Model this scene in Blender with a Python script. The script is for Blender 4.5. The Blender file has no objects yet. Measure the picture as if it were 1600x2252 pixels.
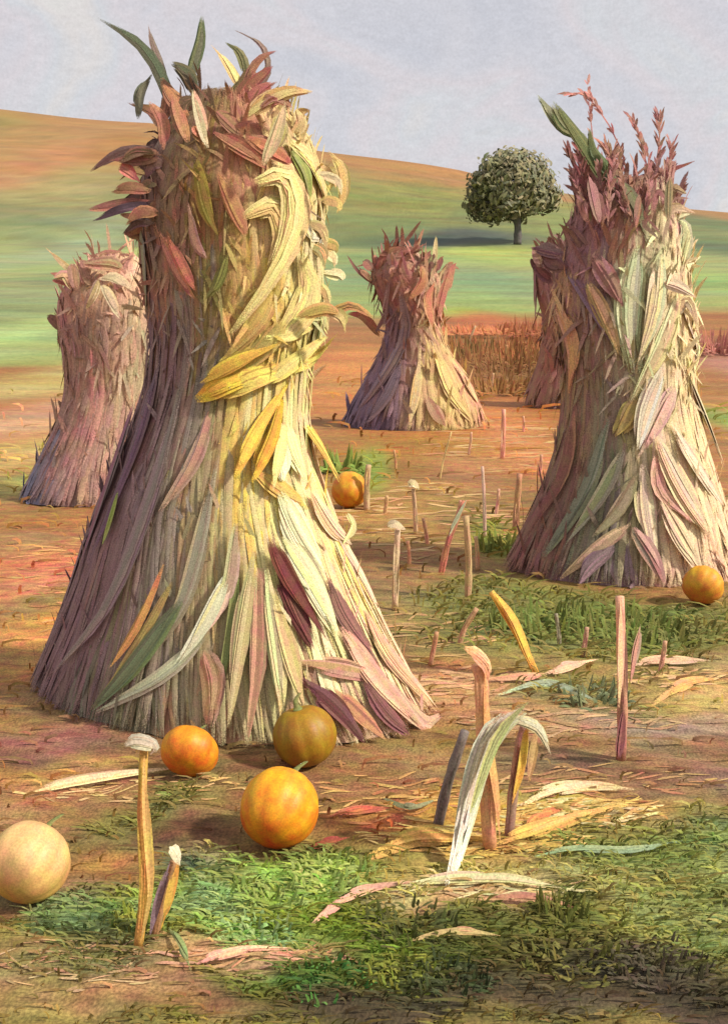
import bpy, math, random
import numpy as np
from mathutils import Vector, noise as mnoise

random.seed(7)
RNG = np.random.default_rng(7)
col = bpy.context.scene.collection
scene = bpy.context.scene

# ------------------------------------------------------------------ survey helpers
F, W, H, CAMZ = 2400.0, 1600.0, 2252.0, 1.6
PITCH = math.atan(453 / F)


def ray(px, py):
    a, b = (px - W / 2) / F, (H / 2 - py) / F
    cp, sp = math.cos(PITCH), math.sin(PITCH)
    return np.array([a, cp + b * sp, -sp + b * cp])


def at(px, py, Y):
    r = ray(px, py)
    return np.array([0, 0, CAMZ]) + r * (Y / r[1])


def zat(d, py):
    return CAMZ + d * math.tan(math.atan((H / 2 - py) / F) - PITCH)


# ------------------------------------------------------------------ terrain
PD = np.array([0, 20, 40, 60, 90, 120.0])
PZ = np.array([0, 0, zat(40, 705), zat(60, 635), zat(90, 580), zat(120, 538)])
RX = np.array([-160] + [(p - 800) / F * 250 for p in (0, 350, 700, 1000, 1160, 1290, 1450, 1600)] + [170])
RZ = np.array([zat(250, 215)] + [zat(250, q) for q in (236, 268, 326, 374, 408, 436, 458, 466)] + [zat(250, 490)])


def smooth_interp(x, xs, ys):
    return np.interp(x, xs, ys)


def terrain(x, y):
    x = np.asarray(x, float); y = np.asarray(y, float)
    near = np.interp(y, PD, PZ)
    hh = (np.interp(x * 250 / np.maximum(y, 60), RX, RZ) + np.interp(x, RX, RZ)) / 2
    t = np.clip((y - 120) / 130, 0, 1)
    far = PZ[-1] + (hh - PZ[-1]) * t
    z = np.where(y <= 120, near, far)
    z = np.where(y > 250, hh - (y - 250) * 0.10 - 3 * (1 - np.exp(-(y - 250) / 25)), z)
    z = z + np.where(y > 40, np.clip((y - 40) / 80, 0, 1) * 0.35 * np.sin(x * 0.13 + y * 0.05) * np.sin(y * 0.11), 0)
    return z


def bumps(x, y):
    f = np.exp(-np.maximum(y - 8, 0) / 12)
    return f * .6 * (0.012 * np.sin(x * 9 + 2 * np.sin(y * 5)) * np.sin(y * 13 + x * 3) + 0.008 * np.sin(x * 23 + y * 31) +
                0.010 * np.sin(y * 6.3 + .7 * np.sin(x * 3)))


def hit(px, py):
    r = ray(px, py)
    if r[2] < 0:
        d = -CAMZ / r[2] * r[1]
        if d <= 20:
            return at(px, py, d)
    d = 8.0
    while d < 320:
        p = at(px, py, d)
        if terrain(p[0], d) >= p[2]:
            return p
        d *= 1.006
    return at(px, py, 250)


# ------------------------------------------------------------------ colour helpers
def lin(c):
    c = np.asarray(c, float) / 255
    return np.where(c <= 0.04045, c / 12.92, ((c + 0.055) / 1.055) ** 2.4)


LIT, MID, SHD = .93, 0.80, 0.50


def alb(c, L=LIT):
    v = lin(c) / L
    g = v @ np.array([.3, .59, .11])
    v = g + (v - g) * (.97 if L > .85 else .84)
    return np.clip(v * (np.array([.985, .985, 1.04]) if L > .85 else np.array([.97, .98, .96]) if L > .6 else np.array([.91, .96, 1.03])), 0.01, 0.82)  # low L puts a cool shade tint into the colour


# ------------------------------------------------------------------ materials
def paint_mat(name, streak=(34, 3), grain=160, rough=0.72, amt=0.42, bump=0.35, bdist=0.004, xy=False, spec=0.25,
              fray=0.0, grain_amt=0.16):
    m = bpy.data.materials.new(name); m.use_nodes = True
    n = m.node_tree.nodes; l = m.node_tree.links
    b = n['Principled BSDF']; b.inputs['Roughness'].default_value = rough
    b.inputs['Specular IOR Level'].default_value = spec
    a = n.new('ShaderNodeVertexColor'); a.layer_name = 'Col'
    tc = n.new('ShaderNodeTexCoord')
    mp = n.new('ShaderNodeMapping'); l.new(tc.outputs['Object' if xy else 'UV'], mp.inputs['Vector'])
    mp.inputs['Scale'].default_value = (streak[0], streak[1], streak[0] if not xy else streak[1])
    no = n.new('ShaderNodeTexNoise'); no.inputs['Scale'].default_value = 1; no.inputs['Detail'].default_value = 4
    no.inputs['Roughness'].default_value = 0.65
    l.new(mp.outputs[0], no.inputs['Vector'])
    g = n.new('ShaderNodeTexNoise'); g.inputs['Scale'].default_value = grain; g.inputs['Detail'].default_value = 3
    l.new(tc.outputs['Object'], g.inputs['Vector'])
    r1 = n.new('ShaderNodeMapRange'); l.new(no.outputs['Fac'], r1.inputs['Value'])
    r1.inputs['From Min'].default_value = 0.3; r1.inputs['From Max'].default_value = 0.7
    r1.inputs['To Min'].default_value = 1 - amt; r1.inputs['To Max'].default_value = 1 + amt * 0.85
    r2 = n.new('ShaderNodeMapRange'); l.new(g.outputs['Fac'], r2.inputs['Value'])
    r2.inputs['From Min'].default_value = 0.35; r2.inputs['From Max'].default_value = 0.65
    r2.inputs['To Min'].default_value = 1 - grain_amt; r2.inputs['To Max'].default_value = 1 + grain_amt
    mu = n.new('ShaderNodeMath'); mu.operation = 'MULTIPLY'
    l.new(r1.outputs[0], mu.inputs[0]); l.new(r2.outputs[0], mu.inputs[1])
    vm = n.new('ShaderNodeVectorMath'); vm.operation = 'SCALE'
    l.new(a.outputs['Color'], vm.inputs[0]); l.new(mu.outputs[0], vm.inputs['Scale'])
    # slight hue wandering from a second noise, the way mixed pigments or weathering do
    h = n.new('ShaderNodeTexNoise'); h.inputs['Scale'].default_value = grain * 0.12; h.inputs['Detail'].default_value = 3
    l.new(tc.outputs['Object'], h.inputs['Vector'])
    hs = n.new('ShaderNodeHueSaturation')
    r3 = n.new('ShaderNodeMapRange'); l.new(h.outputs['Fac'], r3.inputs['Value'])
    r3.inputs['From Min'].default_value = 0.3; r3.inputs['From Max'].default_value = 0.7
    r3.inputs['To Min'].default_value = 0.475; r3.inputs['To Max'].default_value = 0.525
    l.new(r3.outputs[0], hs.inputs['Hue']); l.new(vm.outputs[0], hs.inputs['Color'])
    l.new(hs.outputs[0], b.inputs['Base Color'])
    ad = n.new('ShaderNodeMath'); ad.operation = 'ADD'
    l.new(no.outputs['Fac'], ad.inputs[0]); l.new(g.outputs['Fac'], ad.inputs[1])
    bp = n.new('ShaderNodeBump'); bp.inputs['Strength'].default_value = bump; bp.inputs['Distance'].default_value = bdist
    l.new(ad.outputs[0], bp.inputs['Height']); l.new(bp.outputs[0], b.inputs['Normal'])
    if fray > 0:      # dry leaf edges are thin and frayed: they thin out towards rim and tip
        uv = n.new('ShaderNodeUVMap'); uv.uv_map = 'Edge'
        sx = n.new('ShaderNodeSeparateXYZ'); l.new(uv.outputs[0], sx.inputs[0])

        def mth(op, x, y):
            q = n.new('ShaderNodeMath'); q.operation = op
            for k, v in enumerate((x, y)):
                if v is None: continue
                if isinstance(v, (int, float)): q.inputs[k].default_value = v
                else: l.new(v, q.inputs[k])
            return q.outputs[0]
        e1 = mth('SUBTRACT', 1.0, mth('ABSOLUTE', sx.outputs[0], None))
        e2 = mth('MULTIPLY', mth('MINIMUM', sx.outputs[1], mth('SUBTRACT', 1.0, sx.outputs[1])), 4.5)
        e = mth('MINIMUM', mth('MULTIPLY', e1, 1.5), e2)
        nn_ = mth('MULTIPLY', mth('SUBTRACT', no.outputs['Fac'], 0.5), fray * 2.2)
        gg_ = mth('MULTIPLY', mth('SUBTRACT', g.outputs['Fac'], 0.5), fray * 1.6)
        al = mth('MULTIPLY', mth('ADD', mth('ADD', e, nn_), gg_), 2.0)
        cl_ = n.new('ShaderNodeClamp'); l.new(al, cl_.inputs[0])
        l.new(cl_.outputs[0], b.inputs['Alpha'])
    return m


M_near = paint_mat('corn_leaf_near', streak=(60, 1.4), grain=190, amt=.22, fray=.75, bump=.25, grain_amt=.2)
M_mid = paint_mat('corn_leaf_right', streak=(44, 2.4), grain=120, bdist=0.004, amt=.22, fray=.75, bump=.25, grain_amt=.2)
M_far = paint_mat('corn_leaf_far', streak=(24, 1.5), grain=70, bdist=0.006, amt=.25, fray=.75, bump=.2, grain_amt=.2)
M_litter = paint_mat('field_litter', streak=(44, 1.6), grain=150, amt=0.2, fray=1.0, bump=.2, grain_amt=.2)
M_sward = paint_mat('hill_sward', streak=(3, .5), grain=3.2, amt=0.10, fray=1.0, bump=0.05, grain_amt=0.14)
M_ground = paint_mat('ground_soil', streak=(5, 22), grain=110, xy=True, amt=0.34, bump=0.5, bdist=0.008, grain_amt=.32)
M_pump = paint_mat('pumpkin_skin', streak=(30, 5), grain=170, amt=0.10, bump=0.3, bdist=0.002, rough=0.5, spec=0.4,
                   grain_amt=0.13)
M_tree = paint_mat('tree_leaves', streak=(6, 2), grain=4, amt=0.25, fray=.8, bump=0.1)
M_bark = paint_mat('tree_bark', streak=(8, 3), grain=6, amt=0.3, bump=0.2)


# ------------------------------------------------------------------ mesh builder
class MB:
    def __init__(s):
        s.v, s.f, s.c, s.uv, s.e, s.n = [], [], [], [], [], 0

    def add(s, V, Fc, C, U, E=None):
        s.e.append(np.tile([0., .5], (len(V), 1)) if E is None else E)
        s.v.append(np.asarray(V, float)); s.f += [tuple(i + s.n for i in q) for q in Fc]
        s.c.append(np.asarray(C, float)); s.uv.append(np.asarray(U, float)); s.n += len(V)

    def build(s, name, mat, parent=None, origin=None, smooth=True):
        V = np.concatenate(s.v); C = np.clip(np.concatenate(s.c), 0.008, 0.85); U = np.concatenate(s.uv)
        if origin is not None:
            V = V - np.asarray(origin)
        me = bpy.data.meshes.new(name)
        me.from_pydata(V.tolist(), [], s.f)
        ca = me.color_attributes.new('Col', 'FLOAT_COLOR', 'POINT')
        ca.data.foreach_set('color', np.concatenate([C, np.ones((len(C), 1))], 1).ravel())
        ul = me.uv_layers.new(name='UVMap')
        idx = np.zeros(len(me.loops), int); me.loops.foreach_get('vertex_index', idx)
        ul.data.foreach_set('uv', U[idx].ravel())
        u2 = me.uv_layers.new(name='Edge'); u2.data.foreach_set('uv', np.concatenate(s.e)[idx].ravel())
        if smooth:
            me.polygons.foreach_set('use_smooth', [True] * len(me.polygons))
        me.materials.append(mat); me.update()
        o = bpy.data.objects.new(name, me); col.objects.link(o)
        if parent is not None:
            o.parent = parent
        elif origin is not None:
            o.location = origin
        return o


def catmull(P, n):
    P = np.asarray(P, float)
    if len(P) == 2:
        t = np.linspace(0, 1, n + 1)[:, None]
        return P[0] * (1 - t) + P[1] * t
    Q = np.vstack([2 * P[0] - P[1], P, 2 * P[-1] - P[-2]])
    out = []
    for u in np.linspace(0, len(P) - 1 - 1e-9, n + 1):
        i = int(u); t = u - i
        a, b, c, d = Q[i], Q[i + 1], Q[i + 2], Q[i + 3]
        out.append(0.5 * (2 * b + (c - a) * t + (2 * a - 5 * b + 4 * c - d) * t * t + (3 * b - a - 3 * c + d) * t ** 3))
    return np.array(out)


def norm(v):
    return v / (np.linalg.norm(v, axis=-1, keepdims=True) + 1e-9)


def strip(m, P, w, c, nh, t0=0.25, t1=0.15, cup=0.18, c1=None, n=7, two=False, ev=1.0):
    """one blade: centre line P, width w, colour c (to c1 at the tip), nh = facing direction"""
    Q = catmull(P, n)
    T = norm(np.gradient(Q, axis=0))
    nh = np.asarray(nh, float)
    S = norm(np.cross(T, nh)); N = norm(np.cross(S, T))
    t = np.linspace(0, 1, n + 1)
    wp = np.minimum(1, t0 + (1 - t0) * np.clip(t / 0.25, 0, 1) ** 0.7) * np.minimum(1, t1 + (1 - t1) * np.clip((1 - t) / 0.4, 0, 1) ** 0.7)
    hw = (w / 2 * wp)[:, None]
    c = np.asarray(c, float); c1 = c if c1 is None else np.asarray(c1, float)
    cc = c * (1 - t[:, None]) + c1 * t[:, None]
    e = random.uniform(0.86, 1.1); e2 = random.uniform(0.86, 1.12)
    L = np.concatenate([[0], np.cumsum(np.linalg.norm(np.diff(Q, axis=0), axis=1))])
    ru, rv = random.random() * 9, random.random() * 9
    uk = w * 6
    if two:
        V = np.concatenate([Q - S * hw, Q + S * hw]); k = n + 1
        C = np.concatenate([cc * e, cc * e2])
        U = np.concatenate([np.c_[np.full(k, ru), L + rv], np.c_[np.full(k, ru + uk), L + rv]])
        Fc = [(i, i + 1, k + i + 1, k + i) for i in range(n)]
    else:
        V = np.concatenate([Q - S * hw, Q + N * hw * cup * 2, Q + S * hw]); k = n + 1
        C = np.concatenate([cc * e, cc, cc * e2])
        U = np.concatenate([np.c_[np.full(k, ru), L + rv], np.c_[np.full(k, ru + uk / 2), L + rv], np.c_[np.full(k, ru + uk), L + rv]])
        Fc = [(i, i + 1, k + i + 1, k + i) for i in range(n)] + [(k + i, k + i + 1, 2 * k + i + 1, 2 * k + i) for i in range(n)]
    E = np.c_[np.repeat([-ev, ev] if two else [-ev, 0, ev], k), np.tile(t, 2 if two else 3)]
    m.add(V, Fc, C, U, E)


def jit(c, a=0.14, h=0.07):
    return np.asarray(c) * (1 + RNG.normal(0, a)) * (1 + RNG.normal(0, h, 3))


def brushed(m, P, w, c, nh, k=None, spread=1.0, c1=None, jc=0.075, n=8, pxw=0.009, ends=0.2, t0=.3, t1=.12):
    """a leaf torn into a few narrow ribs lying side by side: uneven edge and ends"""
    P = np.asarray(P, float); nh = np.asarray(nh, float)
    k = k or max(2, int(round(w / pxw)))
    Q = catmull(P, max(6, n)); T = norm(np.gradient(Q, axis=0)); S = norm(np.cross(T, nh)); N = norm(nh)
    nn = len(Q) - 1
    strip(m, Q[::max(1, nn // 6)], w * 0.62, jit(c, .05, .03), nh, c1=c1, n=n, t0=t0, t1=t1)
    for i in range(k):
        o = ((i + .5) / k - .5) * w * spread
        a = random.uniform(0, ends) * (1 + 1.0 * abs(o) / w * 2); b = 1 - random.uniform(0, ends) * (1 + 1.2 * abs(o) / w * 2)
        ia, ib = int(a * nn), max(int(a * nn) + 2, int(math.ceil(b * nn)))
        ib = min(ib, nn)
        tt = np.linspace(0, 1, nn + 1)[:, None]
        env = 0.30 + 0.70 * np.minimum(1, np.minimum((tt + .02) / .3, (1 - tt) / .5)) ** .8 + .05 * np.sin(tt * 9 + i)
        R = Q + S * o * env + N * (0.12 * w * (1 - (2 * o / w) ** 2) + random.uniform(0.05, .2) * pxw)
        R = R[ia:ib + 1]
        if len(R) < 2:
            continue
        cj = jit(c, jc); c1j = None if c1 is None else jit(c1, jc)
        strip(m, R, w / k * random.uniform(1.8, 2.8), cj, nh + RNG.normal(0, .18, 3), t0=.3, t1=.08, c1=c1j, n=max(4, n - 2), two=True, ev=.55)


def empty(name, loc, label, cat, group=None):
    o = bpy.data.objects.new(name, None); col.objects.link(o); o.location = loc
    o.empty_display_size = 0.2
    tag(o, label, cat, group)
    return o


def tag(o, label=None, cat=None, group=None, kind=None):
    if label: o['label'] = label
    if cat: o['category'] = cat
    if group: o['group'] = group
    if kind: o['kind'] = kind
    return o


# ------------------------------------------------------------------ ground colour survey
GB = []   # (x, y, rx, ry, colour, strength)


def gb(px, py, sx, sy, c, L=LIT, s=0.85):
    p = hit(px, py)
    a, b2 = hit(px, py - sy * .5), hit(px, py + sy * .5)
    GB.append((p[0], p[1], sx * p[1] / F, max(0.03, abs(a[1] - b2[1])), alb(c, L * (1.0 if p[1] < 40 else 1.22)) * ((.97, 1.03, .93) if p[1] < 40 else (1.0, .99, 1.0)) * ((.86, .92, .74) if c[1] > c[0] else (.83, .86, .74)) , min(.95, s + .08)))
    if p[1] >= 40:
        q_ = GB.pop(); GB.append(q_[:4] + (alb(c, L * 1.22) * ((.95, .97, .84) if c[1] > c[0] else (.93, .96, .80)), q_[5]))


# base bands are set by depth: field soil, meadow, hill
def base_col(x, y):
    out = np.zeros(x.shape + (3,))
    stops = [(0, (150, 110, 75)), (3, (160, 118, 78)), (5, (176, 122, 84)), (9, (182, 122, 76)), (16, (190, 122, 74)), (24, (188, 120, 72)), (34, (180, 112, 68)), (42, (178, 112, 70)),
             (46, (160, 170, 92)), (60, (148, 158, 102)), (80, (154, 164, 102)), (112, (170, 178, 98)), (122, (128, 136, 82)), (150, (122, 132, 78)),
             (180, (140, 140, 74)), (205, (150, 136, 76)), (222, (176, 128, 78)), (300, (172, 126, 80))]
    d = np.array([s[0] for s in stops], float); C = np.array([alb(s[1], .96 if s[0] < 43 else 1.14) * ((.70, .80, .60) if s[0] < 43 else (.99, .97, .92) if s[0] < 190 else (.93, .96, .82)) for s in stops])
    # field edges wander
    yy = y * (1 + 0.03 * np.sin(x * 0.21 + 1)) + np.where(y > 130, (x + 5) * 0.30, 0) * np.clip((y - 130) / 60, 0, 1)
    yy = yy + np.where(y < 60, 20 * np.clip((-x - 3) / 4, 0, 1) * np.clip((y - 20) / 5, 0, 1) * np.clip((60 - y) / 15, 0, 1), 0)
    for k in range(3):
        out[..., k] = np.interp(yy, d, C[:, k])
    return out


for a in [
    (900, 2060, 1100, 260, (134, 138, 66)), (640, 2010, 400, 160, (132, 146, 66)), (1250, 2160, 800, 130, (98, 92, 56)), (1350, 1930, 500, 120, (160, 150, 100)), (1150, 1375, 700, 120, (142, 124, 78)), (900, 1150, 500, 200, (160, 116, 70)),
    # hill
    (120, 300, 300, 90, (180, 132, 86)), (60, 350, 120, 60, (188, 128, 92)), (270, 330, 140, 60, (172, 120, 66)),
    (840, 360, 170, 42, (178, 128, 74)), (960, 388, 90, 34, (180, 126, 76)), (120, 420, 200, 70, (165, 150, 100)),
    (150, 500, 220, 70, (144, 148, 104)), (80, 560, 140, 50, (154, 162, 122)), (200, 610, 200, 60, (138, 148, 98)),
    (80, 720, 160, 80, (172, 182, 122)), (220, 700, 80, 70, (156, 168, 108)),
    (850, 440, 200, 60, (144, 142, 72)), (820, 520, 160, 60, (118, 132, 78)), (770, 600, 120, 50, (128, 148, 98)),
    (1260, 490, 160, 60, (132, 140, 78)), (1550, 490, 120, 40, (112, 122, 84)), (1540, 545, 140, 36, (98, 112, 82)), (1530, 620, 160, 60, (152, 178, 98)),
    (1080, 560, 200, 30, (172, 186, 98)), (1080, 620, 200, 40, (136, 158, 112)), (1060, 668, 180, 30, (158, 176, 100)),
    (1010, 530, 300, 26, (70, 80, 78)),  # the tree's cast shadow, painted as a dark band
    (1000, 690, 80, 14, (170, 182, 80)), (780, 660, 120, 40, (150, 165, 96)),
    # left side strips of the field
    (90, 830, 160, 50, (192, 164, 108)), (80, 905, 160, 60, (208, 152, 122)), (60, 980, 120, 60, (196, 158, 100)), (40, 1050, 90, 40, (180, 160, 90)),
    (90, 1170, 140, 40, (172, 116, 84)), (100, 1215, 160, 40, (196, 118, 88)), (60, 1270, 120, 50, (206, 122, 98)), (90, 1310, 120, 30, (160, 120, 84)),
    (80, 1370, 140, 60, (212, 136, 76)), (60, 1450, 110, 40, (190, 126, 74)), (230, 1500, 200, 60, (150, 104, 86)),
    (100, 1620, 220, 50, (150, 100, 92)), (130, 1690, 260, 36, (186, 138, 84)), (120, 1745, 240, 50, (190, 134, 96)), (80, 1800, 160, 40, (168, 128, 88)),
    # middle distance
    (730, 810, 90, 80, (210, 134, 76)), (1090, 712, 170, 28, (190, 104, 66)), (1110, 790, 180, 90, (140, 98, 58)), (1040, 850, 130, 50, (158, 104, 62)), (1000, 770, 50, 50, (130, 104, 56)),
    (1150, 880, 160, 50, (178, 112, 64)), (1110, 930, 160, 60, (206, 126, 74)), (1190, 990, 110, 90, (200, 124, 86)), (900, 985, 260, 50, (170, 116, 58)),
    (860, 1040, 200, 60, (158, 112, 62)), (1030, 1060, 160, 70, (178, 118, 84)), (900, 1120, 260, 80, (168, 120, 70)), (1050, 1150, 180, 60, (150, 112, 68)),
    (1110, 1190, 90, 50, (138, 140, 66)), (760, 1020, 50, 60, (138, 150, 70)), (860, 1210, 160, 40, (160, 112, 72)), (1560, 800, 100, 130, (184, 122, 108)), (1570, 930, 80, 90, (140, 152, 84)), (1570, 1150, 80, 100, (190, 160, 110)),
    # behind the stubs
    (900, 1350, 240, 80, (158, 122, 76)), (1000, 1420, 180, 60, (142, 120, 74)), (1180, 1330, 180, 60, (128, 128, 68)), (1380, 1370, 200, 60, (120, 126, 66)), (1170, 1400, 120, 50, (150, 132, 74)),
    (1530, 1400, 120, 70, (184, 108, 74)), (1250, 1430, 160, 40, (172, 134, 96)), (1520, 1460, 150, 30, (196, 156, 118)), (930, 1490, 160, 40, (196, 138, 104)), (1060, 1540, 220, 60, (190, 144, 108)), (1300, 1520, 180, 44, (150, 142, 98)), (1500, 1530, 160, 50, (200, 160, 108)),
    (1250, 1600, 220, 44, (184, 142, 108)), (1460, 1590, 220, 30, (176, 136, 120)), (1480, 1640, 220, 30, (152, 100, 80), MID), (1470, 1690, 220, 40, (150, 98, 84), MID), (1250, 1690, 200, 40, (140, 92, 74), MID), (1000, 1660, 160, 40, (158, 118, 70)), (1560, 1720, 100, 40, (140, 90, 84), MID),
    # around the pumpkins
    (830, 1700, 180, 50, (182, 122, 84)), (900, 1760, 200, 40, (196, 132, 74)), (800, 1800, 140, 40, (186, 104, 74)), (470, 1740, 170, 50, (150, 124, 78)), (400, 1780, 160, 40, (132, 132, 78)),
    (250, 1830, 180, 60, (140, 130, 76)), (130, 1960, 150, 60, (150, 112, 84)), (220, 1900, 160, 40, (170, 116, 72)), (420, 1850, 230, 40, (112, 60, 48), MID), (570, 1890, 200, 30, (122, 62, 58), MID), (520, 1915, 160, 24, (186, 150, 116)), (400, 1930, 120, 30, (90, 96, 88), MID),  # dark red patches paint the front pumpkin's cast shadow
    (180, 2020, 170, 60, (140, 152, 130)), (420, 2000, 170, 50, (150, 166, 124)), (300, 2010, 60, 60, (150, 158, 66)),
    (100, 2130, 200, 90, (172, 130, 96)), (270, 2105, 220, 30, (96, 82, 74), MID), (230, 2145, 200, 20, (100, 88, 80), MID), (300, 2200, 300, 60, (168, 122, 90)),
    # green ground cover and darker foreground patches
    (640, 1960, 170, 50, (150, 168, 84)), (700, 1905, 170, 36, (164, 176, 94)), (620, 2010, 140, 40, (126, 132, 52)), (560, 2050, 140, 36, (154, 178, 112)), (800, 2010, 150, 50, (122, 128, 50)), (780, 2070, 120, 40, (110, 134, 50)),
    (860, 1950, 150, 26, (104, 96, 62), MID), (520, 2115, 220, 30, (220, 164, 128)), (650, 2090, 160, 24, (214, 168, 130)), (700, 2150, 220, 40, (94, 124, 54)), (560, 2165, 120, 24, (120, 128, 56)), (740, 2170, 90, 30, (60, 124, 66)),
    (900, 2020, 130, 40, (92, 90, 46)), (880, 2120, 130, 60, (138, 140, 56)), (990, 2130, 140, 60, (62, 66, 44)), (1050, 2060, 200, 40, (88, 84, 44)), (950, 2160, 80, 20, (60, 90, 70)), (840, 2215, 300, 40, (96, 76, 72)),
    (1050, 1900, 260, 40, (190, 142, 88)), (1080, 1950, 300, 36, (206, 186, 136)), (1030, 1830, 250, 60, (210, 162, 84)), (1230, 1830, 220, 50, (206, 160, 88)), (1280, 1780, 220, 40, (214, 172, 96)), (1420, 1800, 180, 40, (166, 152, 96)), (1480, 1830, 180, 30, (136, 144, 96)),
    (1400, 1880, 220, 30, (158, 158, 108)), (1350, 1950, 240, 50, (176, 166, 116)), (1500, 1960, 120, 60, (168, 156, 106)), (1470, 1920, 120, 26, (200, 142, 108)), (1120, 1990, 220, 26, (198, 144, 110)), (1230, 1985, 90, 50, (98, 100, 44)), (1400, 2020, 240, 40, (140, 134, 72)), (1500, 2060, 160, 50, (112, 112, 68)),
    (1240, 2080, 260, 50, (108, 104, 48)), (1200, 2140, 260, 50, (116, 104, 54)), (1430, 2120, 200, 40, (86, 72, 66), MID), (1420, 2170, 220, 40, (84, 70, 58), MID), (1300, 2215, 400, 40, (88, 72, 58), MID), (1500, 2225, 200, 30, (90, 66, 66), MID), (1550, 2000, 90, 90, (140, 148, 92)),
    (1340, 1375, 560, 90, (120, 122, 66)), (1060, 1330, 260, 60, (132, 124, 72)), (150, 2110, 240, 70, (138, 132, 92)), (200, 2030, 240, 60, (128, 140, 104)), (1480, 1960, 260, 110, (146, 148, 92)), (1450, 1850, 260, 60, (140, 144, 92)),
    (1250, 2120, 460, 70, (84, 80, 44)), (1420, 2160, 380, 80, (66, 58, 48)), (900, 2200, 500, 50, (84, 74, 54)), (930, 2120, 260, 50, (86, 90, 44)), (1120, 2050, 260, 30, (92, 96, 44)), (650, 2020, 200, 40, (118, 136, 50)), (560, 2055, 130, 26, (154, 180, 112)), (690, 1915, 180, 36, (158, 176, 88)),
]:
    gb(*a[:4], a[4], a[5] if len(a) > 5 else LIT)
GBA = [(g[0], g[1], g[2], g[3], g[4], g[5]) for g in GB]


def vnoise(x, y, seed):
    xi, yi = np.floor(x).astype(np.int64), np.floor(y).astype(np.int64)
    fx, fy = x - xi, y - yi
    fx, fy = fx * fx * (3 - 2 * fx), fy * fy * (3 - 2 * fy)

    def h(a, b):
        q = np.sin(a * 127.1 + b * 311.7 + seed * 74.7) * 43758.5453
        return q - np.floor(q)
    return (h(xi, yi) * (1 - fx) + h(xi + 1, yi) * fx) * (1 - fy) + (h(xi, yi + 1) * (1 - fx) + h(xi + 1, yi + 1) * fx) * fy - .5


def dabs(x, y):
    """tufts, clods and drifts of chaff: streaky colour changes at several sizes (about zero mean, three channels)"""
    out = np.zeros(x.shape + (3,))
    for k, (sx, sy, a, y0, y1) in enumerate([(.09, .035, .16, 0, 7), (.22, .08, .20, 0, 14), (.6, .22, .20, 0, 30), (1.8, .7, .18, 5, 300), (6, 2.4, .16, 14, 300), (20, 7, .14, 40, 400)]):
        wgt = np.clip((y1 - y) / (y1 * .4), 0, 1) * np.clip((y - y0 + .5) / max(y0 * .4, .5), 0, 1)
        xx = x + .5 * sx * np.sin(y / sy * .7); yy = y + .12 * x
        n0, n1, n2 = vnoise(xx / sx, yy / sy, k), vnoise(xx / sx, yy / sy, k + 20), vnoise(xx / sx * .7, yy / sy * .8, k + 40)
        out[..., 0] += wgt * a * (n0 + .55 * n1); out[..., 1] += wgt * a * (n0 - .25 * n1 + .15 * n2); out[..., 2] += wgt * a * (n0 - .3 * n1 - .7 * n2)
    return out


def gcol(x, y):
    x = np.asarray(x, float); y = np.asarray(y, float)
    C = base_col(x, y)
    s = 0.35 / np.maximum(y, 2) * 6
    wx = 0.10 * y / 4 * np.sin(y * 14 / np.maximum(y, 3) * 3 + x * 5 / np.maximum(y, 3) * 4)
    wy = 0.02 * y * np.sin(x * 20 / np.maximum(y, 3) + 2) + 0.012 * y * np.sin(x * 51 / np.maximum(y, 3))
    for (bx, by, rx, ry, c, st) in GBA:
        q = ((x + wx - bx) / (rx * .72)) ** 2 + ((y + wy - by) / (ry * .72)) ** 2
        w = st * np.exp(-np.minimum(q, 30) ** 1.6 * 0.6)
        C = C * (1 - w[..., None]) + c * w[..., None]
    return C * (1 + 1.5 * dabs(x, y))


def build_ground():
    ys = np.concatenate([[-60, -20, -6, -1], np.linspace(0.5, 6, 230), np.geomspace(6.03, 45, 240)[0:], np.geomspace(46, 260, 150), np.array([275, 300, 350, 450, 700, 1500, 4000])])
    xh = np.concatenate([np.linspace(0, 2.4, 110), np.geomspace(2.43, 160, 110), np.array([220, 400, 900, 3000])])
    xs = np.concatenate([-xh[::-1], xh[1:]])
    X, Y = np.meshgrid(xs, ys)
    Z = terrain(X, Y) + bumps(X, Y)
    Z = np.maximum(Z, -60)
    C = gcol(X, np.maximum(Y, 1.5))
    ny, nx = X.shape
    rng = np.random.default_rng(3)
    C = C * (1 + rng.normal(0, .05, (ny, nx, 1)))
    V = np.stack([X, Y, Z], -1).reshape(-1, 3)
    idx = np.arange(ny * nx).reshape(ny, nx)
    q = np.stack([idx[:-1, :-1], idx[:-1, 1:], idx[1:, 1:], idx[1:, :-1]], -1).reshape(-1, 4)
    me = bpy.data.meshes.new('ground')
    me.from_pydata(V.tolist(), [], q.tolist())
    ca = me.color_attributes.new('Col', 'FLOAT_COLOR', 'POINT')
    ca.data.foreach_set('color', np.concatenate([np.clip(C.reshape(-1, 3), .01, .85), np.ones((ny * nx, 1))], 1).ravel())
    me.polygons.foreach_set('use_smooth', [True] * len(me.polygons))
    me.materials.append(M_ground)
    o = bpy.data.objects.new('ground', me); col.objects.link(o)
    tag(o, 'red-brown harvested field rising to green meadows and a tan hill', 'ground', kind='structure')


build_ground()


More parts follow.
